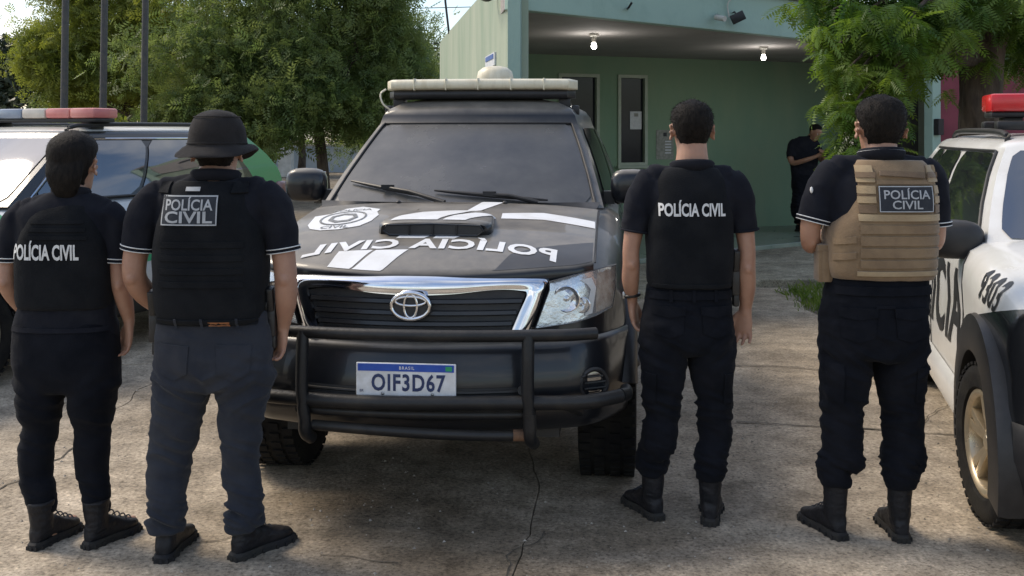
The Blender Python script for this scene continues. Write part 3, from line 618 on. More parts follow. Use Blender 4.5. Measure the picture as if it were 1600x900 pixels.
for k_, (px_, D_, lab_) in enumerate(((180, 40, 'dull green tree far behind the three poles'), (330, 42, 'dull green tree far behind the bucket hat officer'), (470, 41, 'dull green tree far behind the street tree trunk'), (590, 43, 'dull green tree far behind the truck mirror'))):
    b = np.array([(px_-800)/F*D_, D_, -.035]); tree('background_tree', lab_, b, .16, (0, 0, 1.8), rel(b, [(px_, 130, D_, (2.4, 1.5, 1.6)), (px_-50, 90, D_, (1.8, 1.5, 1.6)), (px_+50, 95, D_, (1.8, 1.5, 1.6)), (px_, 40, D_, (2.2, 1.5, 1.8)), (px_+30, 160, D_, (2., 1.5, .8)), (px_-40, 155, D_, (1.8, 1.5, .8))]), 5200, .38, MT['leafB'], 'trees across the street', spray=True, seed=40+k_)
for k, (px, D, s_) in enumerate(((12, 44, 7), (58, 42, 8), (-40, 46, 9))):
    b = np.array([(px-800)/F*D, D, -.035])
    tree('cypress_tree', ['dark ragged conifer farthest from the poles', 'dark ragged conifer next to the sunlit tree', 'dark ragged conifer hidden behind the patrol car'][k], b, .16, (0, 0, 1.6), rel(b, [(px, 150, D, (1., 1., 1.1)), (px+4, 110, D, (.9, .9, 1.1)), (px-18, 120, D, (.6, .8, 1.)), (px+20, 125, D, (.6, .8, 1.)), (px, 85+4*k, D, (.5, .6, .7))]), 2200, .30, MT['leafC'], 'dark conifers by the road', seed=s_)
for k, (px, py, D, r, mm, lab) in enumerate(((60, 200, 36, 1.1, 'leafA', 'bright yellow-green shrub left of the first pole'), (140, 178, 36, 1.3, 'leafA', 'bright yellow-green shrub between two poles'), (265, 185, 38, 1.1, 'leafA', 'bright shrub behind the car roof rail'), (330, 205, 34, 1.2, 'leafB', 'deep green shrub behind the bucket hat'), (400, 225, 36, .9, 'leafB', 'deep green shrub left of the gate pillar'), (480, 232, 48, .7, 'leafB', 'small round bush over the blue wall'), (540, 222, 50, .9, 'leafA', 'pale bush over the blue wall near the truck'))):
    b = np.array([(px-800)/F*D, D, -.035])
    tree('shrub', lab, b, .05, (0, 0, .5), rel(b, [(px, py, D, (r, .8, r*.6)), (px+12, py+14, D, (r*.7, .7, .5)), (px-14, py+14, D, (r*.7, .7, .5)), (px, py+24, D, (r, .7, .4))]), 1300, .17, MT[mm], 'shrubs along the far wall', seed=20+k, cat='shrub')
# neem tree on the right: feathery compound leaves
np.random.seed(11); random.seed(11)
TB = np.array([(1532-800)/F*9.6, 9.6, -.03]); nt_ = tag(empty('neem_tree', tuple(TB)), 'large tree with drooping feathery leaves and thick trunk by the white car', 'tree')
m = MB(); zt = lambda py, D=9.6: CAMZ-(py-HOR)*D/F
m.limb([(.0, 0, -.03), (.02, 0, .3), (-.02, 0, 1.0), (-.01, 0, 1.8), (.02, 0, 2.35), (.03, .0, 2.75)], [.30, .24, .205, .19, .20, .22], 20)
me = voxel(m, .02, 2); displace(me, lambda P: .018*fbm(P*np.array([9, 9, 3.]), 4)); finish(me, MT['bark'], 180); link('trunk', me, nt_)
lm = MB(); fork = np.array([.03, 0, 2.5]); tips = []; SPR = []
clumps = [(1245, 20, 8.6), (1262, 62, 8.2), (1252, 105, 8.0), (1272, 140, 8.0), (1262, 175, 7.9), (1285, 190, 7.8), (1276, 232, 7.8), (1268, 262, 7.8), (1300, 30, 8.4), (1310, 80, 8.2), (1318, 120, 8.0), (1330, 160, 7.9), (1312, 200, 7.8), (1300, 225, 7.8), (1350, 20, 8.6), (1360, 70, 8.4), (1372, 110, 8.2), (1385, 140, 8.1), (1340, 190, 8.3), (1410, 30, 8.8), (1420, 75, 8.6), (1430, 110, 8.5), (1425, 140, 8.6), (1465, 20, 9), (1475, 60, 9.2), (1478, 95, 9.6), (1440, 150, 9.4), (1520, 0, 8.8), (1540, 30, 9.2), (1570, 10, 9.), (1590, 45, 9.4), (1585, 90, 9.9), (1592, 120, 10.1), (1575, 60, 10.2), (1620, 30, 9.2), (1640, 80, 9.5), (1500, 30, 10.4), (1450, 60, 10.5), (1390, 60, 10.2), (1560, 80, 10.6), (1330, 60, 9.5), (1300, 130, 9.2), (1360, 140, 9.4), (1260, -40, 8.6), (1340, -50, 8.8), (1430, -50, 9.2), (1530, -60, 9.4), (1620, -50, 9.6), (1700, 20, 9.6), (1400, 120, 9.8), (1470, 120, 10.4), (1290, 160, 8.4), (1345, 110, 8.8), (1400, 160, 8.9)]
for (px, py, D) in clumps:
    low = px < 1345 and py > 95; px = px+(52 if low else 40 if px < 1300 else 22); py = py-(8 if low else 24)-(48 if 1395 < px < 1500 and py > 60 else 0); SPR.append(.45 if low else 1.); c = at(px, py, D)-TB; mid = fork*.4+c*.6+np.array([0, 0, .38]); lm.limb([tuple(fork-np.array([0, 0, .15])), tuple(mid), tuple(c+np.array([0, 0, .12]))], [.055, .028, .008], 7)
    tips.append((c, mid))
lm.build('limb', MT['bark'], nt_, smooth=60)
# one compound leaf: rachis along +y drooping, paired leaflets
tv = []; tf = []
for i in range(7):
    y = .10+i*.13; s_ = math.sin(min(1, .35+i*.1)*math.pi*.9)*.5+.5
    for sg in (1, -1):
        o_ = len(tv); l = .30*s_+.10; zz = -.28*y*y
        tv += [(0, y, zz), (sg*l*.4, y+.0, zz-.015), (sg*l, y+.15*s_, zz-.09), (sg*l*.45, y+.125, zz-.03)]; tf.append([o_, o_+1, o_+2, o_+3])
o_ = len(tv); tv += [(0, 1.0, -.28), (.04, 1.06, -.3), (0, 1.2, -.38), (-.04, 1.06, -.3)]; tf.append([o_, o_+1, o_+2, o_+3])
o_ = len(tv); tv += [(-.006, 0, 0), (.006, 0, 0), (.005, 1., -.28), (-.005, 1., -.28)]; tf.append([o_, o_+1, o_+2, o_+3])
tv = np.array(tv); Cs = []; Rs = []; Ss = []
for (c, mid), spr in zip(tips, SPR):
    for _ in range(15 if spr == 1 else 8):
        tw = c+np.random.normal(size=3)*np.array([.13, .28, .12])*spr; az0 = random.random()*6.28
        for j in range(5):
            az = az0+j*1.257+random.gauss(0, .3); el = random.gauss(-.55, .38)
            d = np.array([math.cos(az)*math.cos(el), math.sin(az)*math.cos(el), math.sin(el)]); d /= np.linalg.norm(d)
            x = np.cross(d, (0, 0, 1)); x /= np.linalg.norm(x)+1e-9; z = np.cross(x, d)
            rl = random.gauss(0, .5); x2 = x*math.cos(rl)+z*math.sin(rl); z2 = np.cross(x2, d)
            Rs.append(np.stack([x2, d, z2], 1)); Cs.append(tw+np.random.normal(size=3)*.015); Ss.append(random.uniform(.14, .22)*(.85 if spr < 1 else 1))
V, Fc = scatter(tv, tf, np.array(Cs), np.array(Rs), np.array(Ss)); me = npmesh(V, Fc, 'crown'); me.materials.append(MT['leafN']); link('crown', me, nt_)
# ------------------------------------------------------------------ vehicles
def lerp(a, b, t): return a+(b-a)*t
def superball(c, r, e=3., n=20, m=None):
    m = m or MB(); ph = np.linspace(-1, 1, 11)*np.pi/2*.985; th = np.linspace(0, 2*np.pi, n, endpoint=False); pw = lambda x: np.sign(x)*np.abs(x)**(2/e)
    m.rings([np.stack([pw(np.cos(p))*pw(np.cos(th)), pw(np.cos(p))*pw(np.sin(th)), np.full(n, pw(np.sin(p)))], 1)*np.array(r)+np.array(c) for p in ph]); return m
class Cab:
    def __init__(s, lv): s.lv = np.array(lv, float)          # z, wf, vf, cf, wr, vr, bulge
    def L(s, t):
        x = t*(len(s.lv)-1); i = min(int(x), len(s.lv)-2); return lerp(s.lv[i], s.lv[i+1], x-i)
    def pt(s, reg, a, t):
        z, wf, vf, cf, wr, vr, bu = s.L(t)
        if reg == 'f': return np.array([a*wf, vf+cf*a*a, z])
        if reg == 'b': return np.array([a*wr, vr-.03*a*a+.03, z])
        sg = 1 if reg == 'r' else -1
        return np.array([sg*(lerp(wf, wr, a)+bu*math.sin(math.pi*a)), lerp(vf+cf, vr, a), z])
    def ring(s, t):
        r = [s.pt('f', a, t) for a in np.linspace(-1, 1, 15)]+[s.pt('r', a, t) for a in np.linspace(0, 1, 15)[1:-1]]
        return r+[s.pt('b', a, t) for a in np.linspace(1, -1, 11)]+[s.pt('l', a, t) for a in np.linspace(1, 0, 15)[1:-1]]
    def off(s, reg, a, t, o):
        e = 1e-3; p = s.pt(reg, a, t); n = np.cross(s.pt(reg, a+e, t)-s.pt(reg, a-e, t), s.pt(reg, a, min(1, t+e))-s.pt(reg, a, max(0, t-e))); n /= np.linalg.norm(n)+1e-12
        c = s.lv[:, [2, 5]].mean(); 
        if n @ (p-np.array([0, c, p[2]])) < 0: n = -n
        return p+n*o
    def patch(s, m, reg, f0, f1, t0, t1, o, na=14, nt_=10, corner=.0):
        rows = []
        for i in range(nt_+1):
            k = i/nt_; t = lerp(t0, t1, k); a0, a1 = f0(k), f1(k); d = min(k, 1-k); ins = 0
            if corner and d < .12: ins = corner*(1-math.sqrt(max(0, 1-(1-d/.12)**2)))
            rows.append([s.off(reg, lerp(a0+ins, a1-ins, j/na), t, o) for j in range(na+1)])
        m.grid(rows)
def cab_mesh(cab, roof_h):
    rs = [cab.ring(t) for t in np.linspace(0, 1, 9)]; top = np.array(rs[-1]); c = np.array([0, top[:, 1].mean(), top[0, 2]])
    for k, h in ((.975, .28), (.93, .5), (.8, .75), (.55, .93), (.25, .99), (.03, 1.)):
        q = c+(top-c)*k; q[:, 2] = top[0, 2]+roof_h*h; rs.append(q)
    m = MB(); m.rings(rs); return m
class Shell:
    """lower body of a car: rings along its length, rounded nose from plan() and prof()"""
    def __init__(s, hw, zb, top, length, plan, prof, fall=1.5, wf=None, rear=.12):
        s.hw, s.zb, s.topc, s.len, s.plan, s.prof, s.fall, s.wf, s.rear = hw, zb, np.array(top), length, plan, prof, fall, wf, rear
    def top(s, v): return np.interp(v, s.topc[:, 0], s.topc[:, 1])
    def half(s, v):
        w = s.hw*(np.interp(v, *s.wf) if s.wf else 1); z = s.top(v); b = s.zb
        return [(0, b), (w*.6, b), (w-.10, b+.01), (w-.03, b+.07), (w-.005, b+.17), (w, lerp(b, z, .42)), (w-.012, lerp(b, z, .60)), (w-.004, z-.20), (w-.012, z-.12), (w-.04, z-.055), (w-.10, z-.02), (w*.72, z), (w*.4, z+.018), (0, z+.025)]
    def front(s, u, z, o=0): return np.array([u, s.plan(u)+s.prof(z)-o, z])
    def mesh(s, stations):
        rs = []; z0 = (s.zb+s.top(0))/2
        def ring(v, k=1.):
            h = s.half(v); h = [(u*k, z0+(z-z0)*k) for u, z in h]; full = h+[(-u, z) for u, z in h[-2:0:-1]]; f = max(0., 1-v/s.fall); rr = max(0., v-(s.len-.5))/.5
            return [np.array([u, v+f*(s.plan(u)+s.prof(z))-rr**2*s.rear*(abs(u)/s.hw)**3, z]) for u, z in full]
        for k in (.03, .25, .5, .72, .88, .96, .99): rs.append([p+np.array([0, -.0+.012*(k**6), 0]) for p in ring(0, k)])
        for v in stations: rs.append(ring(v, 1.))
        for k in (.985, .93, .6, .2): rs.append([np.array([p[0]*k, p[1]+.02*(1-k), z0+(p[2]-z0)*k]) for p in ring(stations[-1])])
        m = MB(); m.rings(rs); return m.mesh('body')
def arch_cut(u, v, z, r, sg):
    m = MB(); m.lathe([(r, u-.32*sg), (r, u+.5*sg)], 'x', 40, c=(0, v, z), cap=True); return m.mesh()
def wheel(par, c, r, w, sg, steer=0, rim='alloy', spokes=5, name='wheel', lug=True):
    t = MB(); h = w/2; ri = r*.66
    t.lathe([(ri, h*.80), (ri+.012, h*.96), (r*.84, h*1.03), (r*.93, h*.99), (r*.975, h*.88), (r*.99, h*.6), (r*.99, -h*.6), (r*.975, -h*.88), (r*.93, -h*.99), (r*.84, -h*1.03), (ri+.012, -h*.96), (ri, -h*.80)], 'x', 48)
    t.f += [[k, k+48, k+48-0, k] for k in []]
    if lug:
        for k in range(44):
            a = k*2*math.pi/44
            for row, (x, wd) in enumerate(((-.78, .36), (-.28, .34), (.28, .34), (.78, .36))):
                aa = a+(row % 2)*.07; t.box((x*h, math.cos(aa)*r*.994, math.sin(aa)*r*.994), (wd*h*1.05, .012, r*.088), [[1, 0, 0], [0, math.cos(aa), -math.sin(aa)], [0, math.sin(aa), math.cos(aa)]])
    o = t.build(name, MT['tyre'], par, smooth=35); o.location = c; o.rotation_euler = (0, 0, steer)
    b = MB(); b.lathe([(ri+.004, sg*h*.86), (ri-.012, sg*h*.93), (ri-.03, sg*h*.80), (ri-.04, sg*h*.2), (ri-.05, -sg*h*.7), (.10, -sg*h*.72), (.10, -sg*h*.3), (.001, -sg*h*.3)], 'x', 40)
    for k in range(spokes):
        a = k*2*math.pi/spokes+.35
        for s2 in (-1, 1):
            a1 = a+s2*.17; a0 = a+s2*.10; q = []
            for rr, aa, wd, xx in ((.045, a0, .030, .62), (ri*.55, a+s2*.145, .030, .74), (ri-.012, a1, .036, .80)):
                d = np.array([0, math.cos(aa), math.sin(aa)]); n_ = np.array([0, -math.sin(aa), math.cos(aa)])
                q.append([d*rr+n_*wd*.6+np.array([sg*h*xx, 0, 0]), d*rr-n_*wd*.6+np.array([sg*h*xx, 0, 0]), d*rr-n_*wd*.45+np.array([sg*h*(xx-.42), 0, 0]), d*rr+n_*wd*.45+np.array([sg*h*(xx-.42), 0, 0])])
            b.rings(q)
    b.lathe([(.001, sg*h*.74), (.03, sg*h*.73), (.034, sg*h*.66), (.062, sg*h*.60), (.066, sg*h*.3)], 'x', 20)
    b.build('rim', MT[rim], o, smooth=30, bevel=.003)
    b = MB(); b.lathe([(.15, -sg*h*.05), (ri-.055, -sg*h*.06), (ri-.056, -sg*h*.16), (.001, -sg*h*.2)], 'x', 24); b.build('brake_disc', MT['bplast'], o)
    return o
def strip(m, A_, B_, prof):                      # band between two matching lines, prof = [(k, lift)], lift moves toward the viewer (-v)
    rows = []
    for a, b in zip(A_, B_): rows.append([lerp(np.array(a), np.array(b), k)+np.array([0, -l, 0]) for k, l in prof])
    m.grid(rows)
def sym(L): return [(-u, z) for u, z in L]+[(u, z) for u, z in L[::-1] if u != 0 or True]
def solid(me, th, off=1.):
    def f(o): m = o.modifiers.new('s', 'SOLIDIFY'); m.thickness = th; m.offset = off
    return evalmesh(me, f)

# ---- black pickup --------------------------------------------------------
PSI = math.atan(.105)
TR = tag(empty('police_pickup', (-.42, 4.21, 0), -PSI), 'dusty black police pickup with white hood lettering, bull bar and roof light bar', 'pickup truck')
def plan(u):
    a = abs(u); return .12*(a/.6)**2 if a < .6 else .12+.08*((a-.6)/.3)+.30*((a-.6)/.3)**2.5
PZ = ([.35, .45, .52, .66, .72, .78, 1.0, 1.06], [.07, .02, 0, 0, .03, .045, .075, .10]); prof = lambda z: float(np.interp(z, *PZ))
HT = [(.0, 1.035), (.12, 1.06), (.3, 1.12), (.6, 1.195), (.9, 1.245), (1.25, 1.288), (1.4, 1.30), (2., 1.27), (3.3, 1.25), (3.45, 1.23), (5.2, 1.22)]
def hoodZ(u, v): return float(np.interp(v, [p[0] for p in HT], [p[1] for p in HT]))-.035*(abs(u)/.75)**2.5
SH = Shell(.905, .43, [(v, z-.028) for v, z in HT], 5.15, plan, prof, 1.5, ([0, .6, 1.6, 5], [.985, 1, .985, .98]))
st_ = [.02, .06, .12, .2, .3, .42, .55, .7, .85, 1., 1.2, 1.4, 1.7, 2.1, 2.6, 3.1, 3.38, 3.42, 3.8, 4.2, 4.6, 4.9, 5.05, 5.12]
me = boolean(SH.mesh(st_), [arch_cut(sg*.70, v, .40, .47, sg) for v in (.90, 3.98) for sg in (1, -1)])
finish(me, MT['tblack'], 35); body = link('body', me, TR)
tree_body = bvh(me)
# hood panel
def hz(u, v, o): return np.array([u, v, hoodZ(u, v)+o])
def hedge(u): return plan(u)+prof(1.045)+.012
m = MB(); us = np.linspace(-.745, .745, 41); rows = []
for u in us:
    v0 = hedge(u); rows.append([hz(u, v0-.004, -.045), hz(u, v0-.008, -.012)]+[hz(u, lerp(v0, 1.22, k), .004+.010*min(1, k*9)-(.006 if k > .97 else 0)) for k in np.linspace(0, 1, 26)]+[hz(u, 1.225, -.03)])
for ri_ in (0, -1):
    rows.insert(0, [p+np.array([0, 0, -.035]) for p in rows[0]]) if ri_ == 0 else rows.append([p+np.array([0, 0, -.035]) for p in rows[-1]])
m.grid(rows); hood = m.build('hood', MT['tblack'], TR, smooth=50); hood_bvh = bvh(hood.data)
def onhood(u, v, o=.003):
    h = hood_bvh.ray_cast(Vector((u, v, 2)), Vector((0, 0, -1))); return (h[0].x, h[0].y, h[0].z+o) if h[0] is not None else hz(u, v, .014+o)
def hdecal(name, poly, mt, o=.0025, parent=None, corners=False):
    P = np.array(poly, float); me = drape(P, poly_fs(len(P)), lambda x, y: onhood(x, max(y, hedge(x)+.014), o), .05); finish(me, mt, 60); return link(name, me, parent or hood)
for sg in (1, -1): m = MB(); m.tube([hz(sg*.752, lerp(hedge(.745), 1.22, k), .006) for k in np.linspace(0, 1, 14)], .004, 6); m.build('panel_gap', MT['wire'], hood)
# air scoop
m = MB(); rs = []
for v, w_, h_ in ((.50, .250, .058), (.515, .262, .064), (.56, .268, .060), (.64, .266, .048), (.76, .25, .030), (.88, .215, .012), (.98, .16, -.004)):
    th = np.linspace(0, math.pi, 25); c_ = np.cos(th); s_ = np.sin(th)
    rs.append([onhood(.005+w_*np.sign(c)*abs(c)**.45, v+(.0 if v > .55 else .02*abs(c)**3), .002+max(-.006, h_*abs(s)**.42)) for c, s in zip(c_, s_)]+[onhood(.005-w_*.9, v+.02, -.02), onhood(.005+w_*.9, v+.02, -.02)])
m.rings(rs); sco = m.build('air_scoop', MT['tblack'], hood, smooth=50)
m = MB(); pl = [(-.205, .004), (-.234, .025), (-.218, .050), (0, .055), (.218, .050), (.234, .025), (.205, .004)]
m.prism([(u+.005, h) for u, h in pl], lambda u, h: np.array(onhood(u, .50, h))+np.array([0, -.003, 0]), lambda u, h: np.array(onhood(u, .50, h))+np.array([0, .03, 0])); intake = m.build('intake', MT['wire'], sco, smooth=0)
for u in (-.105, .005, .115):
    m = MB(); p = np.array(onhood(u, .5, .03)); m.box(p+np.array([0, -.006, -.001]), (.006, .012, .045)); m.build('intake_fin', MT['bplast'], sco, smooth=0)
m = MB(); m.tube([np.array(onhood(u+.005, .50, h))+np.array([0, -.004, 0]) for u, h in pl+[pl[0]]], .0045, 6); m.build('intake_rim', MT['tblack'], sco)
# hood markings
hdecal('white_stripe', [(.091, .925), (.147, 1.205), (.265, 1.205), (.165, .96)], MT['mark'])
hdecal('white_stripe', [(.28, .905), (.48, .962), (.738, .871), (.742, .745), (.493, .818), (.285, .80)], MT['mark'])
hdecal('white_stripe', [(-.405, .112), (-.383, .305), (-.231, .312), (-.306, .112)], MT['mark'])
hdecal('white_stripe', [(-.294, .112), (-.216, .313), (-.073, .319), (-.157, .113)], MT['mark'])
def onscoop(u, v):
    h = bvh_sc.ray_cast(Vector((u, v, 2)), Vector((0, 0, -1))); return (h[0].x, h[0].y, h[0].z+.003) if h[0] is not None else onhood(u, v, .003)
bvh_sc = bvh(hood.data, sco.data)
for poly in ([(-.20, .522), (-.18, .62), (-.10, .80), (.055, .90), (.145, .91), (.06, .66), (.02, .522)], [(.045, .522), (.085, .66), (.16, .80), (.26, .80), (.225, .68), (.15, .522)]):
    me = drape(np.array(poly), poly_fs(len(poly)), onscoop, .03); finish(me, MT['mark'], 60); link('white_stripe', me, sco)
hdecal('white_stripe', [(-.16, .462), (-.15, .492), (-.01, .492), (-.03, .462)], MT['mark']); hdecal('white_stripe', [(.01, .462), (.02, .492), (.13, .492), (.11, .462)], MT['mark'])
hdecal('darker_panel', [(.316, .118), (.385, .30), (.5, .40), (.738, .524), (.738, .30), (.55, .165)], MT['clean'], .0018)
P2, fs = text2d('POLÍCIA CIVIL', 1.13, .150, .035, 0, 1.1)
me = drape(P2, fs, lambda x, y: onhood(.02-x, .405+y-.07*(abs(x)/.56)**2.4, .004), .03); finish(me, MT['mark'], 60); lt = link('lettering', me, hood); lt['label'] = 'mirrored white POLÍCIA CIVIL lettering'
shp = [(-.655, .72), (-.672, .90), (-.60, .93), (-.55, 1.05), (-.47, 1.085), (-.36, 1.0), (-.36, .93), (-.335, .86), (-.345, .74), (-.38, .65), (-.47, .60), (-.56, .60), (-.62, .64)]
emb = hdecal('shield_emblem', shp, MT['mark'])
def hring(cx, cy, rx, ry, w, n=40):
    a = np.linspace(0, 2*np.pi, n, endpoint=False); me_ = MB(); R1 = [onhood(cx+rx*math.cos(t), cy+ry*math.sin(t), .0052) for t in a]; R2 = [onhood(cx+(rx-w)*math.cos(t), cy+(ry-w*1.6)*math.sin(t), .0052) for t in a]
    me_.add(R1+R2, [[i, (i+1) % n, n+(i+1) % n, n+i] for i in range(n)]); return me_
hring(-.505, .82, .115, .14, .010).build('emblem_ring', MT['greyprint'], emb); hring(-.505, .82, .075, .095, .022, 7).build('emblem_star', MT['greyprint'], emb)
for tx, cy, w_ in (('POLÍCIA', 1.0, .20), ('CIVIL', .645, .14)):
    P2, fs = text2d(tx, w_, .048, .01); me = drape(P2, fs, lambda x, y: onhood(-.50+x, cy+y, .005), .04); finish(me, MT['greyprint'], 60); link('emblem_text', me, emb)
for u in (-.303, .262): m = MB(); m.ball(onhood(u, 1.17, .004), (.013, .016, .010), 10); m.build('washer_nozzle', MT['bplast'], hood)
# bumper
def fr(u, z, o): return SH.front(u, z, o)
m = MB(); zs = [.415, .435, .47, .52, .60, .68, .735, .765, .785, .79]; os_ = [.0, .022, .03, .034, .036, .036, .036, .034, .022, .0]
m.grid([[fr(u, z, o) for z, o in zip(zs, os_)] for u in np.linspace(-.895, .895, 61)]); bmp = m.build('bumper', MT['tblack'], TR, smooth=50)
def fpatch(name, poly, o, mt, parent, edge=.06, th=0):
    P = np.array(poly, float); me = drape(P, poly_fs(len(P)), lambda x, y: fr(x, y, o(x, y) if callable(o) else o), edge); finish(me, mt, 50); return link(name, me, parent)
lo_ = fpatch('lower_intake', [(-.47, .50), (-.44, .615), (.44, .615), (.47, .50)], .039, MT['wire'], bmp)
for k in range(5): m = MB(); z = .515+k*.021; m.tube([fr(u, z, .043) for u in np.linspace(-.455, .455, 25)], .006, 6); m.build('slat', MT['bplast'], lo_)
for sg in (1, -1):
    c = fr(sg*.745, .60, .03); n_ = np.array([sg*.52, -.85, 0]); n_ /= np.linalg.norm(n_); t_ = np.array([-n_[1], n_[0], 0]); th = np.linspace(0, 2*np.pi, 25)
    m = MB(); m.tube([c+n_*.01+t_*.064*math.cos(a)+np.array([0, 0, .064*math.sin(a)]) for a in th], .010, 8); fo = m.build('fog_lamp', MT['bplast'], bmp)
    m = MB(); m.add([c+n_*.006+t_*.058*math.cos(a)+np.array([0, 0, .058*math.sin(a)]) for a in th[:-1]]+[c+n_*.016], [[i, (i+1) % 24, 24] for i in range(24)]); m.build('fog_lens', MT['sglass'], fo)
    for k in range(4): m = MB(); z = -.036+k*.024; w_ = math.sqrt(.052**2-z*z); m.tube([c+n_*.02-t_*w_+np.array([0, 0, z]), c+n_*.02+t_*w_+np.array([0, 0, z])], .0035, 6); m.build('fog_slat', MT['bplast'], fo)
# grille
GI = [(.395, .812), (.432, .90), (.466, .982), (.43, .994), (.36, .999), (.28, .994), (.18, .982), (.09, .976), (0, .973)]
GO = [(.487, .806), (.522, .90), (.548, .985), (.557, 1.036), (.47, 1.046), (.34, 1.048), (.22, 1.05), (.10, 1.054), (0, 1.055)]
full = lambda L: [(-u, z) for u, z in L]+[(u, z) for u, z in L[-2::-1]]
gr = fpatch('grille', full(GI), .006, MT['wire'], TR)
for z, hw_ in ((.953, .452), (.906, .430), (.862, .412), (.824, .398)):
    m = MB(); rs = []
    for u in np.linspace(-hw_, hw_, 31): p = fr(u, z, .012); rs.append([p+np.array([0, .008, .012]), p+np.array([0, -.012, .010]), p+np.array([0, -.016, -.004]), p+np.array([0, .008, -.014])])
    m.rings(rs); m.build('slat', MT['gslat'], gr, smooth=30)
m = MB(); GOf, GIf = catmull(np.array(full(GO)), 5), catmull(np.array(full(GI)), 5); b_ = lambda u: (.010 if abs(u) < .31 else 0.)
strip(m, [fr(u, z, -.004) for u, z in GOf], [fr(u, z, .0) for u, z in GIf], [(0, .0), (.06, .022), (.22, .034), (.5, .038), (.72, .028), (.92, .024), (1, .004)]); cs = m.build('chrome_surround', MT['chrome'], gr, smooth=60)
ec = fr(0, .942, .042); ec[1] -= .012; m = MB(); th = np.linspace(0, 2*np.pi, 41); el = lambda rx, rz, cx=0, cz=0: [ec+np.array([cx+rx*math.cos(a), 0, cz+rz*math.sin(a)]) for a in th]
m.tube(el(.080, .0545), [.0085]*41, 10); m.tube(el(.0275, .049), [.0062]*41, 8); m.tube(el(.064, .0185, 0, .0195), [.0062]*41, 8); embm = m.build('emblem', MT['chrome'], gr, smooth=60)
m = MB(); m.add([p+np.array([0, .004, 0]) for p in el(.078, .0525)[:-1]], [list(range(40))]); m.build('emblem_back', MT['wire'], embm, smooth=0)
# headlamps
HL = [(.505, .838), (.562, .995), (.562, 1.028), (.68, 1.054), (.80, 1.072), (.842, 1.072), (.846, .98), (.832, .895), (.76, .872), (.65, .852)]
for sg in (1, -1):
    poly = [(sg*u, z) for u, z in HL]; c0 = np.mean(poly, 0)
    hb = fpatch('headlight', poly, .005, MT['refl'], TR, .04)
    fpatch('indicator', [(sg*u, z) for u, z in [(.755, .885), (.762, 1.05), (.838, 1.064), (.838, .985), (.826, .90)]], .007, MT['amber'], hb, .04)
    fpatch('light_strip', [(sg*u, z) for u, z in [(.69, 1.028), (.738, 1.034), (.757, .99), (.742, .885), (.71, .878), (.735, .985), (.72, 1.008)]], .010, MT['mark'], hb, .04)
    for u, z, r in ((.635, .955, .058), (.70, .925, .035)):
        c = fr(sg*u, z, .004); m = MB(); m.lathe([(r, -.014), (r*.92, -.016), (r*.6, .0), (r*.25, .006), (r*.2, -.012), (.001, -.016)], 'y', 20, c=tuple(c)); m.build('lamp_bowl', MT['chrome'], hb, smooth=60)
    P = np.array(poly); me = drape(P, poly_fs(len(P)), lambda x, y: fr(c0[0]+(x-c0[0])*.985, c0[1]+(y-c0[1])*.985, .03), .04); finish(me, MT['lens'], 60); link('lens', me, hb)
    m = MB(); pp = poly+[poly[0]]; strip(m, [fr(u, z, .0) for u, z in pp], [fr(c0[0]+(u-c0[0])*.97, c0[1]+(z-c0[1])*.97, .0) for u, z in pp], [(0, .0), (.3, .030), (1, .031)]); m.build('lamp_bezel', MT['bplast'], hb, smooth=60)
# number plate
m = MB(); m.box((-.005, -.052, .654), (.412, .012, .134)); npl = m.build('number_plate', MT['platew'], TR, smooth=0, bevel=.004)
m = MB(); m.box((-.005, -.0592, .703), (.396, .003, .029)); m.build('plate_band', MT['plateb'], npl, smooth=0)
m = MB(); m.box((.172, -.0615, .703), (.026, .003, .018)); m.build('plate_flag', MT['dgreen'], npl, smooth=0)
def ptext(tx, cx, cz, w_, h_, mt, name, y=-.0600, bold=.0, sp=1.):
    P2, fs = text2d(tx, w_, h_, bold, 0, sp); me = drape(P2, fs, lambda x, z: (cx+x, y, cz+z), 1.); finish(me, mt, 0); link(name, me, npl)
ptext('OIF3D67', .006, .643, .305, .072, MT['platet'], 'plate_text', -.0600, .026, 1.12); ptext('BRASIL', -.0, .703, .062, .013, MT['mark'], 'plate_country', -.0620, .01, 1.3); ptext('BR', -.187, .608, .016, .011, MT['platet'], 'plate_code')
for u in (-.10, .105): m = MB(); m.ball((u, -.060, .598), (.007, .004, .007), 8); m.build('plate_bolt', MT['steel'], npl)
# bull bar
bb = MB(); bv = lambda u, e=.0: -.085+.55*plan(u)+e
cyl = lambda pts, r, n=12: (lambda m: (m.tube(pts, r, n, smooth=True), m)[1])(MB())
bar = cyl([(u, bv(u), .840) for u in np.linspace(-.762, .762, 15)], .0245).build('bull_bar', MT['barpaint'], TR, smooth=60)
cyl([(u, bv(u), .567+.004*math.sin(u*5)) for u in np.linspace(-.86, .86, 15)], .029).build('lower_tube', MT['barpaint'], bar, smooth=60)
cyl([(u, bv(u, .03), .515) for u in np.linspace(-.47, .52, 13)], .020).build('lower_tube', MT['barpaint'], bar, smooth=60)
cyl([(u, bv(u, .02), .444-.012*math.sin(u*3.)) for u in np.linspace(-.40, .515, 13)], .0215).build('lower_tube', MT['barpaint'], bar, smooth=60)
for u0, u1 in ((-.435, -.425), (.492, .500)):
    cyl([(u0, bv(u0), .845), (u0, bv(u0)-.014, .74), (u0, bv(u0)-.018, .60), (u1, bv(u1)-.012, .49), (u1, bv(u1)-.002, .43), (u1+.01, bv(u1)+.05, .392)], .026).build('upright', MT['barpaint'], bar, smooth=60)
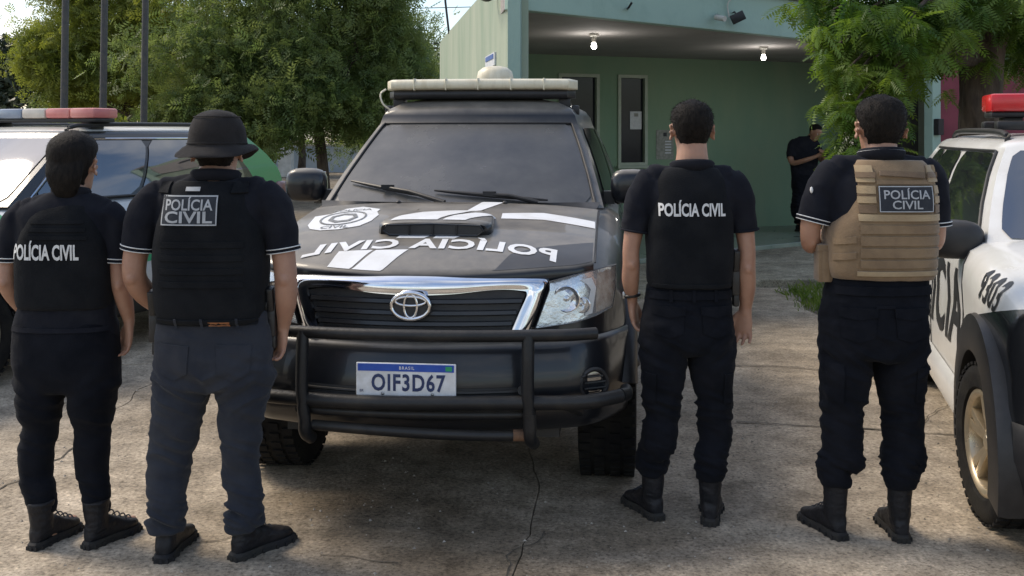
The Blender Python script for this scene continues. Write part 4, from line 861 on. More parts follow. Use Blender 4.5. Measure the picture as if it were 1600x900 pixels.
for sg in (1, -1):
    cyl([(sg*.86, bv(.86), .567), (sg*.885, bv(.86)+.05, .56), (sg*.885, bv(.86)+.16, .55)], .028).build('tube_end', MT['barpaint'], bar, smooth=60)
    cyl([(sg*.62, bv(.62), .565), (sg*.70, .22, .46), (sg*.55, .35, .43)], .018).build('brace', MT['barpaint'], bar, smooth=60)
    cyl([(sg*.47, bv(.47), .62), (sg*.44, .2, .56), (sg*.42, .3, .54)], .02).build('brace', MT['barpaint'], bar, smooth=60)
m = MB(); m.tube([(.43, bv(.43, .016), .437), (.495, bv(.5, .016), .436)], .0245, 12); m.build('rusty_sleeve', MT['rust'], bar, smooth=60)
m = MB(); m.tube([(.498, bv(.5)-.0155, .53), (.5, bv(.5)-.0135, .46)], .0278, 12); m.build('weld_scar', MT['barpaint'], bar)
# cab
CB = Cab([(1.255, .775, 1.20, .16, .855, 3.36, .012), (1.42, .725, 1.46, .14, .81, 3.33, .02), (1.58, .665, 1.72, .12, .74, 3.27, .028), (1.715, .605, 1.94, .095, .665, 3.18, .035)])
cabm = cab_mesh(CB, .175).build('cab', MT['tblack'], TR, smooth=50)
m = MB(); CB.patch(m, 'f', lambda k: -.93+.012*k, lambda k: .93-.012*k, .05, .985, .006, 24, 14, .05); ws = m.build('windscreen', MT['tglass'], TR, smooth=60)
m = MB(); e_ = lambda a, t: CB.off('f', a, t, .008); m.tube([e_(-.945, t) for t in np.linspace(.04, .96, 12)]+[e_(a, .99) for a in np.linspace(-.93, .93, 16)]+[e_(.945, t) for t in np.linspace(.96, .04, 12)], .008, 8); m.build('windscreen_seal', MT['bplast'], ws)
m = MB(); m.grid([[CB.off('f', a, .055, .004), CB.off('f', a, 0, .03)+np.array([0, -.03, .012]), np.array(hz(CB.pt('f', a, 0)[0]*.97, 1.215, -.004))] for a in np.linspace(-.97, .97, 25)]); m.build('cowl', MT['bplast'], TR)
for reg in ('l', 'r'):
    for a0, a1 in ((.075, .475), (.515, .80)):
        m = MB(); CB.patch(m, reg, lambda k: a0+(.02 if a0 < .1 else 0)*(1-k), lambda k: a1, .09, .93, .006, 10, 8, .03); wn_ = m.build('side_window', MT['sglass'], TR, smooth=60)
        m = MB(); m.tube([CB.off(reg, lerp(a0, a1, k), .07, .009) for k in np.linspace(0, 1, 9)], .007, 6); m.build('window_trim', MT['bplast'], wn_)
    sg = 1 if reg == 'r' else -1
    for v in (1.62, 2.55, 3.30):
        m = MB(); pts = []
        for z in np.linspace(.52, 1.2, 12):
            h = tree_body.ray_cast(Vector((sg*2, v, z)), Vector((-sg, 0, 0)))
            if h[0] is not None: pts.append((h[0].x+sg*.001, v, z))
        if len(pts) > 3: m.tube(pts, .004, 6); m.build('door_gap', MT['wire'], body)
    for v in (2.38, 3.12):
        m = MB(); m.tube([(sg*.893, v-.09, 1.05), (sg*.925, v-.06, 1.055), (sg*.925, v+.06, 1.055), (sg*.893, v+.09, 1.05)], .013, 8, smooth=True); m.build('door_handle', MT['chrome'], body)
    # mirror
    mm = superball((sg*.925, 1.57, 1.362), (.118, .075, .096), 3.2).build('mirror', MT['tblack'], TR, smooth=60)
    m = MB(); m.limb([(sg*.84, 1.60, 1.285), (sg*.86, 1.585, 1.30), (sg*.90, 1.57, 1.31)], [.03, .028, .03], 10); m.box((sg*.80, 1.60, 1.30), (.06, .09, .07)); m.build('mirror_arm', MT['bplast'], mm, smooth=50)
    m = MB(); m.box((sg*.925, 1.648, 1.365), (.18, .006, .14)); m.build('mirror_glass', MT['chrome'], mm, smooth=0, bevel=.002)
    # flares
    for v in (.90, 3.98):
        m = MB(); rs = []
        for a in np.linspace(-.1, math.pi-.30, 30):
            d = np.array([0, math.cos(a), math.sin(a)]); c = np.array([0, v, .40])
            rs.append([c+d*.455+np.array([sg*.80, 0, 0]), c+d*.462+np.array([sg*.925, 0, 0]), c+d*.480+np.array([sg*.938, 0, 0]), c+d*.525+np.array([sg*.925, 0, 0]), c+d*.545+np.array([sg*.895, 0, 0]), c+d*.53+np.array([sg*.80, 0, 0])])
        m.rings(rs, cap0=True, cap1=True); m.build('wheel_flare', MT['bplast'], TR, smooth=60)
        wheel(TR, (sg*.80, v, .386), .386, .262, sg, 0, 'steel', 6)
        m = MB(); m.grid([[(sg*.45, v+math.cos(a)*.462, .40+math.sin(a)*.462), (sg*.80, v+math.cos(a)*.462, .40+math.sin(a)*.462)] for a in np.linspace(.0, math.pi, 20)]); m.build('wheel_well', MT['wire'], TR)
m = MB(); m.box((0, 2.75, .42), (1.24, 4.5, .16)); m.box((0, .50, .40), (1.2, .5, .10)); m.box((0, .9, .36), (1.2, .14, .12)); m.box((0, 3.98, .36), (1.3, .14, .14)); m.build('chassis_sun_block', MT['wire'], TR, smooth=0)  # frame box made wide and low to block sunlight under the truck
m = MB(); m.box((0, 4.28, 1.235), (1.52, 1.66, .03)); m.build('bed_cover', MT['bplast'], TR, smooth=0, bevel=.01)
for sg in (1, -1): m = MB(); m.tube([(sg*.90, 1.45, .40), (sg*.94, 1.5, .40), (sg*.94, 3.3, .40), (sg*.90, 3.4, .40)], .03, 10); m.build('side_step', MT['bplast'], TR)
# wipers
def wp(a, t, o): return CB.off('f', a, t, o)
for (a0, t0, a1, t1, ap, tp) in ((-.86, .235, -.20, .085, -.08, .0), (-.18, .15, .62, .055, .55, -.0)):
    m = MB(); m.tube([wp(lerp(a0, a1, k), lerp(t0, t1, k), .022) for k in np.linspace(0, 1, 9)], [.005, .008, .010, .011, .012, .011, .010, .008, .005], 8); wi = m.build('wiper', MT['bplast'], TR)
    c0, tc0 = (a0+a1)/2, (t0+t1)/2
    m = MB(); m.tube([wp(c0, tc0, .03), wp(lerp(c0, ap, .4), lerp(tc0, tp+.02, .4), .045), wp(ap, tp+.02, .03)], [.008, .010, .014], 8); m.box(wp(c0, tc0, .034), (.07, .02, .025)); m.build('wiper_arm', MT['bplast'], wi)
# roof bar and dome
lb = tag(empty('light_bar', (0, 0, 0)), 'yellowed emergency light bar across the black pickup roof', 'light bar'); lb.location = TR.location; lb.rotation_euler = TR.rotation_euler
def barsec(hw_, z0, z1, d0, shift=0, v0=2.16, sweep=.07, e=4.0, n=26, ends=.05):
    rs = []; th = np.linspace(0, 2*np.pi, 20, endpoint=False); pw = lambda x: np.sign(x)*np.abs(x)**(2/e)
    for a in np.linspace(-1, 1, n):
        k = max(0., (abs(a)-(1-ends/hw_))/(ends/hw_)); s_ = math.sqrt(max(.04, 1-k*k)); u = a*hw_; v = v0+sweep*a*a
        rs.append([np.array([u, v+d0/2*s_*pw(c), (z0+z1)/2+(z1-z0)/2*lerp(.75, 1, s_)*pw(s)]) for c, s in zip(np.cos(th), np.sin(th))])
    m = MB(); m.rings(rs); return m
barsec(.598, 1.921, 1.992, .27).build('bar_lens', MT['beige'], lb, smooth=50)
barsec(.585, 1.868, 1.926, .22).build('bar_base', MT['bplast'], lb, smooth=50)
for u in np.linspace(-.40, .40, 5): m = MB(); m.box((u, 2.16+.07*(u/.6)**2, 1.957), (.008, .276, .074)); m.build('lens_joint', MT['beige'], lb, bevel=.004)
for sg in (1, -1): m = MB(); m.box((sg*.52, 2.22, 1.84), (.07, .10, .11)); m.box((sg*.585, 2.21, 1.80), (.05, .08, .06)); m.build('bar_foot', MT['bplast'], lb, bevel=.01)
m = MB(); m.tube([(-.585, 2.1, 1.93), (-.615, 2.08, 1.90), (-.60, 2.08, 1.84), (-.555, 2.1, 1.80)], .006, 6, smooth=True); m.build('bar_cable', MT['beige'], lb)
dm = tag(empty('roof_dome', (0, 0, 0)), 'cream antenna dome on pickup roof behind light bar', 'antenna dome'); dm.location = TR.location; dm.rotation_euler = TR.rotation_euler
m = MB(); m.lathe([(.09, 1.83), (.10, 1.92), (.122, 1.98), (.128, 2.04), (.118, 2.085), (.085, 2.112), (.04, 2.122), (.001, 2.124)], n=28, c=(0, 2.9, 0)); m.build('dome', MT['beige'], dm, smooth=60)
m = MB(); m.lathe([(.135, 1.83), (.135, 1.86), (.10, 1.875)], n=24, c=(0, 2.9, 0)); m.build('dome_base', MT['bplast'], dm)
# ---- two patrol SUVs ------------------------------------------------------
def livery(name, base, rules, base2):
    """flat paint zones in the car's own coordinates: rules = [(colour, axis-test list)]"""
    m = mat(name, base, .22, col2=base2, sc=2.5, coat=.4, dust=.15, dlo=.3); nt = m.node_tree; b = nt.nodes['Principled BSDF']; L = nt.links.new
    tc = nt.nodes.new('ShaderNodeTexCoord'); src = b.inputs['Base Color'].links[0].from_socket
    for col, (ca, cb, cc), lo, hi, *more in rules:       # plane value ca*x + cb*y + cc*z between lo and hi
        d = nt.nodes.new('ShaderNodeVectorMath'); d.operation = 'DOT_PRODUCT'; d.inputs[1].default_value = (ca, cb, cc); L(tc.outputs['Object'], d.inputs[0])
        a = nt.nodes.new('ShaderNodeMath'); a.operation = 'GREATER_THAN'; a.inputs[1].default_value = lo; L(d.outputs['Value'], a.inputs[0])
        c = nt.nodes.new('ShaderNodeMath'); c.operation = 'LESS_THAN'; c.inputs[1].default_value = hi; L(d.outputs['Value'], c.inputs[0])
        k = nt.nodes.new('ShaderNodeMath'); k.operation = 'MULTIPLY'; L(a.outputs[0], k.inputs[0]); L(c.outputs[0], k.inputs[1])
        for (mv, mlt) in more:                    # extra limits: (vector, less-than value)
            d2 = nt.nodes.new('ShaderNodeVectorMath'); d2.operation = 'DOT_PRODUCT'; d2.inputs[1].default_value = mv; L(tc.outputs['Object'], d2.inputs[0])
            c2 = nt.nodes.new('ShaderNodeMath'); c2.operation = 'LESS_THAN'; c2.inputs[1].default_value = mlt; L(d2.outputs['Value'], c2.inputs[0])
            k2 = nt.nodes.new('ShaderNodeMath'); k2.operation = 'MULTIPLY'; L(k.outputs[0], k2.inputs[0]); L(c2.outputs[0], k2.inputs[1]); k = k2
        x = nt.nodes.new('ShaderNodeMix'); x.data_type = 'RGBA'; L(k.outputs[0], x.inputs[0]); L(src, x.inputs[6]); x.inputs[7].default_value = (*col, 1); src = x.outputs[2]
    L(src, b.inputs['Base Color']); return m
def suv(name, lab, loc, az, P, paint, cabpaint, trim):
    o = tag(empty(name, (*loc, 0), -az), lab, 'car'); W_ = P['hw']; Ln = P['len']
    pl = lambda u: .10*(abs(u)/.6)**2 if abs(u) < .6 else .10+.07*((abs(u)-.6)/.3)+.22*((abs(u)-.6)/.3)**2.5
    pr = lambda z: float(np.interp(z, [.25, .4, .55, .75, 1.0, 1.1], [.06, .0, .0, .03, .07, .12]))
    S = Shell(W_, .27, P['top'], Ln, pl, pr, 1.3, ([0, .6, 1.6, 3.4, Ln], [.96, 1., .99, .99, .95]), .2)
    stt = [.02, .06, .12, .2, .3, .42, .55, .7, .85, 1., 1.2, 1.5, 1.9, 2.3, 2.7, 3.1, 3.5, 3.8, 4.05]+[Ln-.15, Ln-.06, Ln-.02]
    wr = P['wr']; vs = (P['v0'], P['v1'])
    me = boolean(S.mesh(stt), [arch_cut(sg*(W_-.22), v, wr, wr+.055, sg) for v in vs for sg in (1, -1)]); finish(me, paint, 35); bo = link('body', me, o); tb = bvh(me)
    C = Cab(P['cab']); cb = cab_mesh(C, P['roof']).build('cabin', cabpaint, o, smooth=50)
    m = MB(); C.patch(m, 'f', lambda k: -.93, lambda k: .93, .05, .97, .006, 20, 12, .05); m.build('windscreen', MT['sglass'], o, smooth=60)
    m = MB(); C.patch(m, 'b', lambda k: -.85, lambda k: .85, .2, .92, .006, 12, 8, .05); m.build('rear_window', MT['sglass'], o, smooth=60)
    for reg in ('l', 'r'):
        sg = 1 if reg == 'r' else -1
        for a0, a1 in P['win']:
            m = MB(); C.patch(m, reg, lambda k: a0, lambda k: a1, P.get('wt0', .06), .93, .007, 10, 8, .02); m.build('side_window', MT['sglass'], o, smooth=60)
        m = MB(); a0, a1 = P['win'][0][0], P['win'][-1][1]
        m.tube([C.off(reg, a0-.01, t, .009) for t in np.linspace(.03, .95, 10)]+[C.off(reg, lerp(a0, a1, k), .955, .009) for k in np.linspace(0, 1, 14)], .008, 6); m.build('window_trim', trim, o)
        m = MB(); m.tube([C.off(reg, lerp(a0, a1, k), .035, .012) for k in np.linspace(0, 1, 14)], .009, 6); m.build('belt_trim', MT['bplast'], o)
        for v in P['gaps']:
            pts = []
            for z in np.linspace(.40, 1.10, 14):
                h = tb.ray_cast(Vector((sg*2, v, z)), Vector((-sg, 0, 0)))
                if h[0] is not None: pts.append((h[0].x+sg*.001, v, z))
            if len(pts) > 3: m = MB(); m.tube(pts, .004, 6); m.build('door_gap', MT['wire'], bo)
        for v in P['handles']:
            m = MB(); h = tb.ray_cast(Vector((sg*2, v, P['hz'])), Vector((-sg, 0, 0))); x = h[0].x
            m.tube([(x, v-.10, P['hz']), (x+sg*.03, v-.07, P['hz']), (x+sg*.03, v+.07, P['hz']), (x, v+.10, P['hz'])], .014, 8, smooth=True); m.build('door_handle', trim, bo)
        for v, stv in zip(vs, (P.get('steer', 0), 0)):
            m = MB(); rs = []; fr_ = P['flare']
            for a in np.linspace(-.25, math.pi+.25, 30):
                d = np.array([0, math.cos(a), math.sin(a)]); c = np.array([0, v, wr])
                rs.append([c+d*(wr+.045)+np.array([sg*(W_-.1), 0, 0]), c+d*(wr+.05)+np.array([sg*(W_+.018), 0, 0]), c+d*(wr+.07)+np.array([sg*(W_+.025), 0, 0]), c+d*(wr+.055+fr_)+np.array([sg*(W_+.012), 0, 0]), c+d*(wr+.065+fr_)+np.array([sg*(W_-.02), 0, 0]), c+d*(wr+.05+fr_)+np.array([sg*(W_-.1), 0, 0])])
            m.rings(rs); m.build('wheel_flare', MT['bplast'], o, smooth=60)
            wheel(o, (sg*(W_-.115), v, wr), wr, .225, sg, stv, 'alloy', 5)
            m = MB(); m.grid([[(sg*(W_-.42), v+math.cos(a)*(wr+.05), wr+math.sin(a)*(wr+.05)), (sg*(W_-.1), v+math.cos(a)*(wr+.05), wr+math.sin(a)*(wr+.05))] for a in np.linspace(-.1, math.pi+.1, 20)]); m.build('wheel_well', MT['wire'], o)
        m = MB(); m.grid([[(sg*(W_+.004), v, .30), (sg*(W_+.016), v, .34), (sg*(W_+.012), v, .44), (sg*(W_-.01), v, .47)] for v in np.linspace(vs[0]+wr+.08, vs[1]-wr-.08, 12)]); m.build('side_sill', P['sill'], o)
        mx, mv, mz = P['mirror']; mk = P.get('mk', 1.); mm = superball((sg*mx, mv, mz), (.115*mk, .07*mk, .078*mk), 2.8).build('mirror', P['mirm'], o, smooth=60)
        m = MB(); m.limb([(sg*(mx-.16), mv+.06, mz-.07), (sg*(mx-.09), mv+.04, mz-.055), (sg*(mx-.04), mv+.02, mz-.03)], [.035, .03, .035], 10); m.build('mirror_arm', MT['bplast'], mm, smooth=50)
        m = MB(); m.box((sg*mx, mv+.071, mz), (.17, .006, .11)); m.build('mirror_glass', MT['chrome'], mm, bevel=.002)
        m = MB(); zr = P['cab'][-1][0]+P['roof']*.42; w_ = P['cab'][-1][1]*.93; m.tube([(sg*w_, P['rail'][0], zr-.03), (sg*w_, P['rail'][0]+.10, zr+.045), (sg*(w_+.02), (P['rail'][0]+P['rail'][1])/2, zr+.06), (sg*w_, P['rail'][1]-.12, zr+.05), (sg*w_, P['rail'][1], zr-.03)], .018, 8, smooth=True); m.build('roof_rail', MT['bplast'], o, smooth=60)
        hp = [(sg*u, z) for u, z in ((.46, .72), (.44, .86), (.62, .92), (.74, .92), (.74, .76), (.62, .71))]
        me = drape(np.array(hp), poly_fs(6), lambda x, y: S.front(x, y, .008), .05); finish(me, MT['refl'], 50); hb = link('headlight', me, o)
        me = drape(np.array(hp), poly_fs(6), lambda x, y: S.front(x, y, .02), .05); finish(me, MT['lens'], 50); link('lens', me, hb)
        m = superball((sg*(W_-.115), Ln-.13, P['tail']), (.085, .10, .09), 3.).build('tail_lamp', MT['taillight'], o, smooth=60)
    me = drape(np.array([(-.42, .58), (-.46, .84), (.46, .84), (.42, .58)]), poly_fs(4), lambda x, y: S.front(x, y, .012), .06); finish(me, MT['bplast'], 50); gl = link('grille', me, o)
    for z in (.64, .70, .76, .82): m = MB(); m.tube([S.front(u, z, .018) for u in np.linspace(-.43, .43, 13)], .012, 6); m.build('slat', trim, gl)
    m = MB(); m.grid([[S.front(u, z, q) for z, q in ((.24, 0), (.26, .02), (.42, .03), (.54, .02), (.56, 0))] for u in np.linspace(-.86, .86, 31)]); m.build('bumper', MT['bplast'], o, smooth=50)
    m = MB(); m.box((0, Ln/2, .27), (1.3, Ln-.9, .10)); m.build('underbody', MT['wire'], o, smooth=0)
    return o, S, C, tb, bo
def suvbar(o, v, z, hw_, mats, lab, d=.26, h=.10):
    lb = tag(empty('light_bar', (0, 0, 0)), lab, 'light bar'); lb.location = o.location; lb.rotation_euler = o.rotation_euler
    n = len(mats); 
    for i, mt in enumerate(mats):
        u0, u1 = lerp(-hw_, hw_, i/n), lerp(-hw_, hw_, (i+1)/n); m = MB(); m.box(((u0+u1)/2, v, z+h/2), (u1-u0-.006, d, h)); m.build('lens', MT[mt], lb, bevel=.018)
    m = MB(); m.box((0, v, z-.016), (hw_*1.96, d*.8, .03)); m.build('base', MT['bplast'], lb, bevel=.008)
    for sg in (1, -1): m = MB(); m.box((sg*hw_*.78, v, z-.055), (.10, .14, .07)); m.build('foot', MT['bplast'], lb, bevel=.01)
    return lb
GRN = (.025, .24, .075); GRN2 = (.03, .27, .10)
lv = livery('green_white_livery', (.66, .68, .69), [(GRN, (0, 1, -.35), -9, .78), ((.03, .28, .12), (0, 1, .45), 3.72, 9)], (.60, .62, .62))
lvc = livery('green_white_cabin', (.012, .013, .015), [((.62, .60, .54), (0, 0, 1), 1.675, 3.), ((.04, .26, .10), (0, 1, .62), 4.70, 9)], (.02, .02, .02))
PC = dict(hw=.90, len=4.48, top=[(0, .98), (.15, 1.02), (.5, 1.07), (1.1, 1.13), (1.4, 1.17), (2.6, 1.20), (4.1, 1.26), (4.48, 1.22)], v0=.86, v1=3.50, wr=.345, roof=.095,
          cab=[(1.16, .775, 1.10, .14, .80, 4.40, .05), (1.32, .72, 1.34, .13, .775, 4.36, .045), (1.48, .655, 1.60, .11, .70, 4.24, .045), (1.632, .58, 1.86, .09, .62, 4.05, .04)],
          win=[(.05, .36), (.375, .66), (.675, .80)], gaps=(1.25, 2.30, 3.28), handles=(2.12, 3.08), hz=1.06, flare=.035, sill=MT['bplast'], mirror=(1.0, 1.45, 1.17), mirm=MT['white'], rail=(1.98, 3.85), tail=1.12)
gc, gS, gC, gtb, gbo = suv('patrol_suv', 'green and white patrol SUV with faded light bar behind the officers', (-4.577, 6.03), R(22), PC, lv, lvc, MT['chrome'])
suvbar(gc, 2.30, 1.775, .62, ['bluelens', 'bluelens', 'clearlens', 'paleredlens', 'paleredlens'], 'faded red and grey light bar on the green and white SUV', .26, .078)
# ring emblem on the rear quarter
def side_on(tb, v, z, sg, off):
    h = tb.ray_cast(Vector((sg*2, v, z)), Vector((-sg, 0, 0))); return (h[0].x+sg*off, h[0].y, h[0].z) if h[0] is not None else (sg*.9, v, z)
for r0, r1, nn in ((.13, .10, 28), (.065, .03, 6)):
    a = np.linspace(0, 2*np.pi, nn, endpoint=False); m = MB(); R1 = [side_on(gtb, 3.98+r0*math.cos(t), .98+r0*math.sin(t), 1, .004) for t in a]; R2 = [side_on(gtb, 3.98+r1*math.cos(t), .98+r1*math.sin(t), 1, .004) for t in a]
    m.add(R1+R2, [[i, (i+1) % nn, nn+(i+1) % nn, nn+i] for i in range(nn)]); m.build('door_emblem', MT['mark'], gbo)
me = drape(np.array([(-.9, -.16), (-.9, .02), (.55, .10), (.75, -.05)]), poly_fs(4), lambda x, y: side_on(gtb, 2.7+x, .78+y, 1, .003), .08); finish(me, MT['dgreen'], 60); link('green_stripe', me, gbo)

lw = livery('white_black_livery', (.74, .74, .71), [((.018, .019, .021), (0, 0, 1), -1, .42), ((.010, .011, .013), (0, .22, 1), -9, 1.06, ((0, 1, .25), 1.10))], (.66, .65, .61))
PD = dict(hw=.90, len=4.31, top=[(0, 1.0), (.15, 1.04), (.5, 1.10), (1.1, 1.16), (1.4, 1.16), (2.6, 1.17), (4.0, 1.20), (4.31, 1.16)], v0=.82, v1=3.49, wr=.335, roof=.085,
          cab=[(1.14, .78, 1.12, .14, .79, 4.22, .05), (1.30, .73, 1.33, .13, .765, 4.18, .045), (1.45, .67, 1.53, .11, .70, 4.10, .045), (1.575, .60, 1.72, .09, .63, 3.95, .04)],
          win=[(.06, .37), (.405, .68), (.70, .86)], gaps=(1.25, 2.32, 3.30), handles=(2.14, 3.12), hz=1.00, flare=.15, sill=MT['white'], mirror=(.915, 1.34, 1.15), mirm=MT['bplast'], mk=1.2, rail=(1.95, 3.75), tail=1.05, steer=R(8))
dc, dS, dC, dtb, dbo = suv('patrol_suv', 'white patrol SUV with black letters, black wheel arches and red light bar', (2.645, 3.36), R(15), PD, lw, MT['white'], MT['bplast'])
suvbar(dc, 2.35, 1.775, .60, ['redlens', 'redlens', 'clearlens', 'redlens'], 'bright red light bar on the white SUV roof', .28, .10)
for v in (2.22, 2.62): m = MB(); m.box((0, v, 1.70), (1.14, .10, .05)); m.build('roof_rack', MT['bplast'], dc, bevel=.012)
P2, fs = text2d('POLÍCIA', 2.0, .50, .02, .12, 1.05); me = drape(P2, fs, lambda x, y: side_on(dtb, 2.28-x, .855+y, -1, .004), .05); finish(me, MT['letter'], 60); link('lettering', me, dbo)
P2, fs = text2d('9303', .26, .13, .02); me = drape(P2, fs, lambda x, y: side_on(dtb, .70-x, 1.0+y-.10*x, -1, .004), .03); finish(me, MT['letter'], 60); link('fleet_number', me, dbo)
# ------------------------------------------------------------------ people
HEAD = np.array([(0, .020, .075, .040), (.06, .036, .086, .020), (.15, .050, .088, -.030), (.25, .057, .090, -.055), (.35, .063, .092, -.073), (.45, .069, .090, -.088), (.55, .0745, .088, -.097), (.65, .077, .088, -.100), (.75, .0755, .083, -.098), (.85, .067, .068, -.085), (.93, .048, .042, -.062), (1., .012, .0, -.02)])
def head_rings(k=1., n=24, grow=None):
    H_ = catmull(HEAD, 3); rs = []; th = np.linspace(0, 2*np.pi, n, endpoint=False)
    for t, w, f, b in H_:
        yc = (f+b)/2; d = (f-b)/2; c, s = np.cos(th), np.sin(th); e = 2.25
        x = np.sign(c)*np.abs(c)**(2/e)*w; y = yc+np.sign(s)*np.abs(s)**(2/e)*d
        rs.append((t, np.stack([x, y, np.full(n, t*.235)], 1), th))
    return rs
def rz(a): return np.array([[math.cos(a), -math.sin(a), 0], [math.sin(a), math.cos(a), 0], [0, 0, 1]])
def rx(a): return np.array([[1, 0, 0], [0, math.cos(a), -math.sin(a)], [0, math.sin(a), math.cos(a)]])
def ridge(P): return 1-np.abs(fbm(P, 2))*1.6
def person(lab, D, px0, S):
    """S holds silhouette measures (photo pixels at depth D); every part is closed 3D geometry in metres"""
    X0 = (px0-800)/F*D; ORG = np.array([X0, D, 0.])
    mx = lambda px: (px-800)/F*D-X0
    mz = lambda py: CAMZ-(py-HOR)*D/F
    pv = [list(a) for a in S['pelvis']]; pv[-1][1], pv[-1][2] = lerp(pv[-1][1], pv[-1][2], .27), lerp(pv[-1][1], pv[-1][2], .73); pv[-1][3] *= .6; pv[-1][0] -= 2; pv[-2][3] *= .93; S = dict(S, pelvis=[tuple(a) for a in pv])
    s = F/D; fa = R(S.get('face', 0)); sk = MT[S.get('skin', 'skin')]; vox = S.get('vox', .006)
    def stack(m, L, k=0., e=2.4, n=36, dk=0.):
        rs = []; Lx = catmull(np.array([(mz(a[0]), mx((a[1]+a[2])/2), (a[2]-a[1])/2/s, a[3], a[4] if len(a) > 4 else 0) for a in L]), 4)
        th = np.linspace(0, 2*np.pi, n, endpoint=False); c, q = np.cos(th), np.sin(th); cx = np.sign(c)*np.abs(c)**(2/e); cy = np.sign(q)*np.abs(q)**(2/e)
        for z, xc, w, d, y in Lx: rs.append(np.stack([xc+cx*(w+k), y+cy*(d+k+dk), np.full(n, z)], 1))
        m.rings(rs); return m
    shafts = []
    for fx, fy, ang in S['feet']:
        c = gnd(fx, fy) if len(S['feet'][0]) == 3 and not S.get('floor') else None
        if c is None: zf = S['floor']; Df = (CAMZ-zf)*F/(fy-HOR); c = np.array([(fx-800)/F*Df, Df, zf])
        c = c-ORG; shafts.append((c, rz(R(ang)), c+rz(R(ang)) @ np.array([0, .058, 0])))
    def leg(m, L, k=0.):
        q = S['legs'].index(L); sc_ = shafts[q][2]; hm = S.get('hem', (.066, .072, .07)); zf = sc_[2]
        if not S.get('slim'): L = [a for a in L if mz(a[0])-zf > .30]
        P = [(mx((a[1]+a[2])/2), a[3] if len(a) > 3 else 0, mz(a[0])) for a in L]; Rr = [((a[2]-a[1])/2/s+k, ((a[2]-a[1])/2/s*1.08 if i_ > 2 else max((a[2]-a[1])/2/s*1.08, (.122, .118, .108)[i_]*S.get('lk', 1.)))+k) for i_, a in enumerate(L)]
        tops = S.get('hemz', (.235, .165, .115))
        if not S.get('slim'):
            for zz, rr in zip(tops, hm): P.append((sc_[0], sc_[1]-.004, zf+zz)); Rr.append((rr+k, rr*1.04+k))
        else:
            P[-1] = (sc_[0], sc_[1], P[-1][2]); P[-2] = (lerp(P[-2][0], sc_[0], .6), sc_[1]*.6, P[-2][2])
        m.limb(P, Rr, 26, 2.15)
    def arm(m, L, k=-.003, n=18): m.limb([(mx(a[0]), a[2], mz(a[1])) for a in L], [a[3]+k for a in L], n)
    # --- body
    b = MB(); stack(b, S['shirt'], -.012); stack(b, S['pelvis'], -.034)
    for L in S['legs']: leg(b, L, -.026)
    hands = []
    for L in S['arms']:
        L = [list(a) for a in L]; i_ = S.get('elbow', 3)
        if len(L) > 6: L[i_-1][3] *= .93; L[i_][3] *= .97; L[i_+1][3] *= 1.06
        arm(b, L); e_ = L[i_]; b.ball((mx(e_[0]), e_[2]-e_[3]*.62, mz(e_[1])), (e_[3]*.5, e_[3]*.5, e_[3]*.62), 12)
    hd = S['head']; HS = (hd['top']-hd['chin']); zc = mz(hd['chin']); hh = mz(hd['top'])-zc; ks = hh/.235; hp = np.array([mx(hd['px']), hd.get('y', .02), zc]); Rh = rz(fa) @ rx(R(hd.get('nod', 0))); wk = hd.get('w', 1.)
    hpos = lambda p: Rh @ (np.array(p)*np.array([ks*wk, ks, ks]))+hp
    b.rings([[hpos(p) for p in r] for t, r, th in head_rings()])
    b.limb([hpos((0, .112, .105)), hpos((0, .094, .150))], [.015*ks, .009*ks], 8); b.ball(hpos((0, .104, .108)), .017*ks, 10)     # nose
    b.ball(hpos((0, .080, .058)), (.026*ks, .014*ks, .009*ks), 10); b.ball(hpos((0, .086, .165)), (.05*ks, .012*ks, .010*ks), 10)    # lips, brow
    zn = mz(hd['neck'][0]); nw = hd['neck'][1]/s/2
    b.limb([(mx(hd['px']), -.005, zn-.10), (mx(hd['px']), -.005, zn), tuple(hpos((0, -.012, .03))), tuple(hpos((0, -.005, .10)))], [(nw*1.25, nw*1.1), (nw, nw), (nw*.96, nw*.98), (nw*.9, nw*.9)], 20)
    for sg in (-1, 1):
        for q in range(7):
            a = q/6*2*math.pi; b.ball(hpos((sg*(.083+.006*math.sin(a*.5)), -.008+.017*math.cos(a), .112+.028*math.sin(a))), (.0055*ks, .009*ks, .011*ks), 8)
        b.ball(hpos((sg*.078, -.004, .110)), (.005*ks, .015*ks, .024*ks), 10)
    for H_ in S['hands']:                            # wrist point, direction, thumb side
        w = np.array([mx(H_['at'][0]), H_['at'][2], mz(H_['at'][1])]); d = np.array(H_['dir'], float); d /= np.linalg.norm(d); tb = np.array(H_['thumb'], float); tb -= (tb @ d)*d; tb /= np.linalg.norm(tb); pn = np.cross(d, tb)*H_.get('flip', 1)
        k = H_.get('k', 1.); pt = lambda a, c, e: w+k*(d*a+tb*c+pn*e)
        b.limb([pt(-.03, 0, 0), pt(.01, 0, 0), pt(.05, .002, 0), pt(.092, .0, .004)], [(.026*k, .021*k), (.030*k, .019*k), (.040*k, .017*k), (.040*k, .014*k)], 16, 2.6, ref=tuple(tb))
        cu = H_.get('curl', .5)
        for q, (c, ln) in enumerate(((.031, .070), (.0105, .080), (-.0105, .074), (-.031, .058))):
            c *= 1.12; a1, a2, a3 = cu*.55, cu*1.25, cu*1.8; p = [np.array([.085, c, .003])]; l1, l2, l3 = ln*.46, ln*.30, ln*.24
            for l, a in ((l1, a1), (l2, a2), (l3, a3)): p.append(p[-1]+np.array([math.cos(a)*l, c*.10, math.sin(a)*l]))
            b.limb([pt(*x) for x in p], [.0092*k, .0088*k, .0082*k, .0066*k], 10, ref=tuple(tb), k=3)
